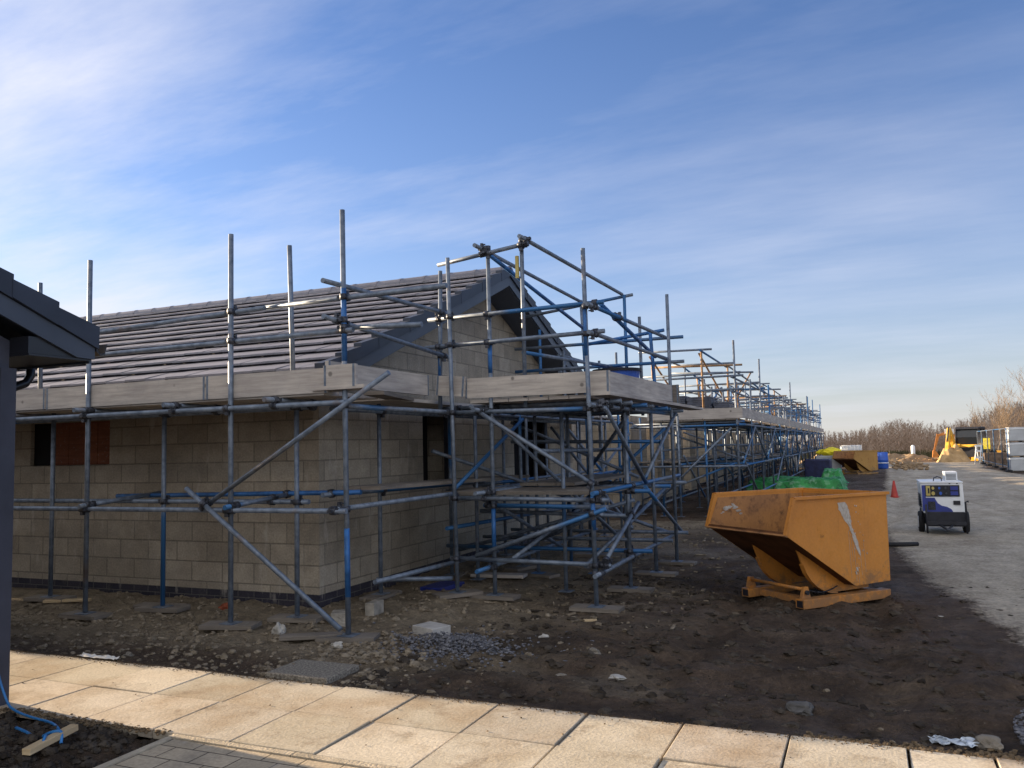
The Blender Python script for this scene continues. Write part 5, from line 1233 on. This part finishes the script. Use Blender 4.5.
# clods on the dark soil in front
cl = MB()
for k in range(1500):
    x, y = rr.uniform(-5.5, -3.95), rr.uniform(2.9, 3.86); s_ = .006+.028*rr.random()**3; cl.blob((x, y, gz(x, y)+s_*.2), s_, s_, s_*.7, .4, k, 1 if s_ > .015 else 0)
M['clod'] = mat('dark_soil_clods', (.03,.024,.019), .95, 0, .1, .5, 8, .5, 60, col2=(.08,.066,.052))
for k in range(4200):
    x, y = rr.uniform(-3.5, 1.8), rr.uniform(5.05, 10.5); s_ = .005+.045*rr.random()**5; cl.blob((x, y, gz(x, y)-s_*.05), s_*rr.uniform(.8, 1.5), s_, s_*.6, .5, k, 1 if s_ > .02 else 0)
o = cl.build('soil_clods', M['clod'], loc=(-2, 5, 0), uv=False); tag(o, 'dark damp soil clods on the mud', 'soil', kind='stuff')

# ------------------------------------------------------------------ light, sky, camera
SUN_EL, SUN_A = 10.3, 5.0        # elevation; degrees towards +Y from the -X axis
sd = V((-math.cos(R(SUN_A))*math.cos(R(SUN_EL)), math.sin(R(SUN_A))*math.cos(R(SUN_EL)), math.sin(R(SUN_EL))))
sl = bpy.data.lights.new('sun', 'SUN'); sl.energy = 4.0; sl.angle = R(.55); sl.color = (1.0, .77, .51)
so = bpy.data.objects.new('sun', sl); COL.objects.link(so); so.rotation_euler = sd.to_track_quat('Z', 'Y').to_euler(); so.location = sd*50
w = bpy.data.worlds.new('World'); scene.world = w; w.use_nodes = True; N, L = w.node_tree.nodes, w.node_tree.links
bg = N['Background']; sky = N.new('ShaderNodeTexSky'); sky.sky_type = 'NISHITA'; sky.sun_disc = False
sky.sun_elevation = R(SUN_EL); sky.sun_rotation = R(-(90-SUN_A)); sky.air_density = 1.0; sky.dust_density = .6; sky.ozone_density = 2.0; sky.altitude = 50
tc = N.new('ShaderNodeTexCoord'); sx = N.new('ShaderNodeSeparateXYZ'); L.new(tc.outputs['Generated'], sx.inputs[0])
def mth(op, a, b=None, c=None):
    n = N.new('ShaderNodeMath'); n.operation = op
    for i, s in enumerate((a, b, c)):
        if s is None: continue
        if isinstance(s, (int, float)): n.inputs[i].default_value = s
        else: L.new(s, n.inputs[i])
    return n.outputs[0]
zc = mth('ADD', mth('MAXIMUM', sx.outputs['Z'], 0), .12)
cv = N.new('ShaderNodeCombineXYZ'); L.new(mth('DIVIDE', sx.outputs['X'], zc), cv.inputs[0]); L.new(mth('DIVIDE', sx.outputs['Y'], zc), cv.inputs[1])
mp = N.new('ShaderNodeMapping'); mp.inputs['Rotation'].default_value = (0, 0, R(28)); mp.inputs['Scale'].default_value = (.45, 1.3, 1); L.new(cv.outputs[0], mp.inputs['Vector'])
c1 = nz(N, L, mp.outputs[0], .85, 9, .62); c2 = nz(N, L, mp.outputs[0], 3.5, 8, .6); c3 = nz(N, L, cv.outputs[0], .30, 4, .5)
cm = mth('MULTIPLY', ramp(N, L, c1, .42, .78), ramp(N, L, c3, .32, .62, (.25,.25,.25), (1,1,1)))
cm = mth('MULTIPLY', cm, ramp(N, L, c2, .2, .7, (.6,.6,.6), (1,1,1)))
# more cloud towards the sun side (-X), less overhead right
side = mth('MULTIPLY_ADD', sx.outputs['X'], -.85, .36)
side = mth('MAXIMUM', side, .10)
cm = mth('MINIMUM', mth('MULTIPLY', mth('MULTIPLY', cm, side), 1.7), .85)
# thin milky veil low over the horizon
veil = mth('POWER', mth('SUBTRACT', 1.0, mth('MINIMUM', mth('MAXIMUM', sx.outputs['Z'], 0), 1)), 4.5)
tint = mixc(N, L, 1.0, sky.outputs[0], (.60, .73, 1.06), 'MULTIPLY')
SKYW = (4.2, 4.3, 4.9)
skyc = mixc(N, L, mth('MULTIPLY', veil, .55), tint, (3.35, 3.5, 3.85))
low = mth('POWER', mth('SUBTRACT', 1.0, mth('MINIMUM', mth('MAXIMUM', sx.outputs['Z'], 0), 1)), 16.0)
skyc = mixc(N, L, mth('MULTIPLY', low, .75), skyc, (3.75, 3.55, 3.3))
skyc = mixc(N, L, cm, skyc, SKYW)
# added bright cloud sheet, out of view, to lift and whiten the shade
fill_bank = ramp(N, L, mth('MULTIPLY_ADD', sx.outputs['Y'], -.5, .5), .44, .72)
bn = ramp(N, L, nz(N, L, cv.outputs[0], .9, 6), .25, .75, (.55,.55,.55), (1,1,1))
skyc = mixc(N, L, mth('MULTIPLY', fill_bank, bn), skyc, (6.5, 6.4, 6.4))
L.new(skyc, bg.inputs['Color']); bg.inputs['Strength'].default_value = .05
cam = bpy.data.cameras.new('Camera'); co_ = bpy.data.objects.new('Camera', cam); COL.objects.link(co_)
cam.sensor_width = 36; cam.lens = 820/1024*36; cam.clip_end = 4000; cam.clip_start = .05
yaw, pit, rol = R(23.16), R(4.494), R(-1.371)
fw = V((-math.sin(yaw)*math.cos(pit), math.cos(yaw)*math.cos(pit), math.sin(pit))); ri = V((math.cos(yaw), math.sin(yaw), 0)); up = ri.cross(fw)
r2 = ri*math.cos(rol)+up*math.sin(rol); u2 = -ri*math.sin(rol)+up*math.cos(rol)
from mathutils import Matrix
mw = Matrix((( r2.x, u2.x, -fw.x, 0), (r2.y, u2.y, -fw.y, 0), (r2.z, u2.z, -fw.z, 1.655), (0, 0, 0, 1)))
co_.matrix_world = mw
scene.camera = co_
scene.render.engine = 'CYCLES'
scene.view_settings.view_transform = 'Standard'; scene.view_settings.look = 'None'; scene.view_settings.exposure = 2.1; scene.view_settings.gamma = 1
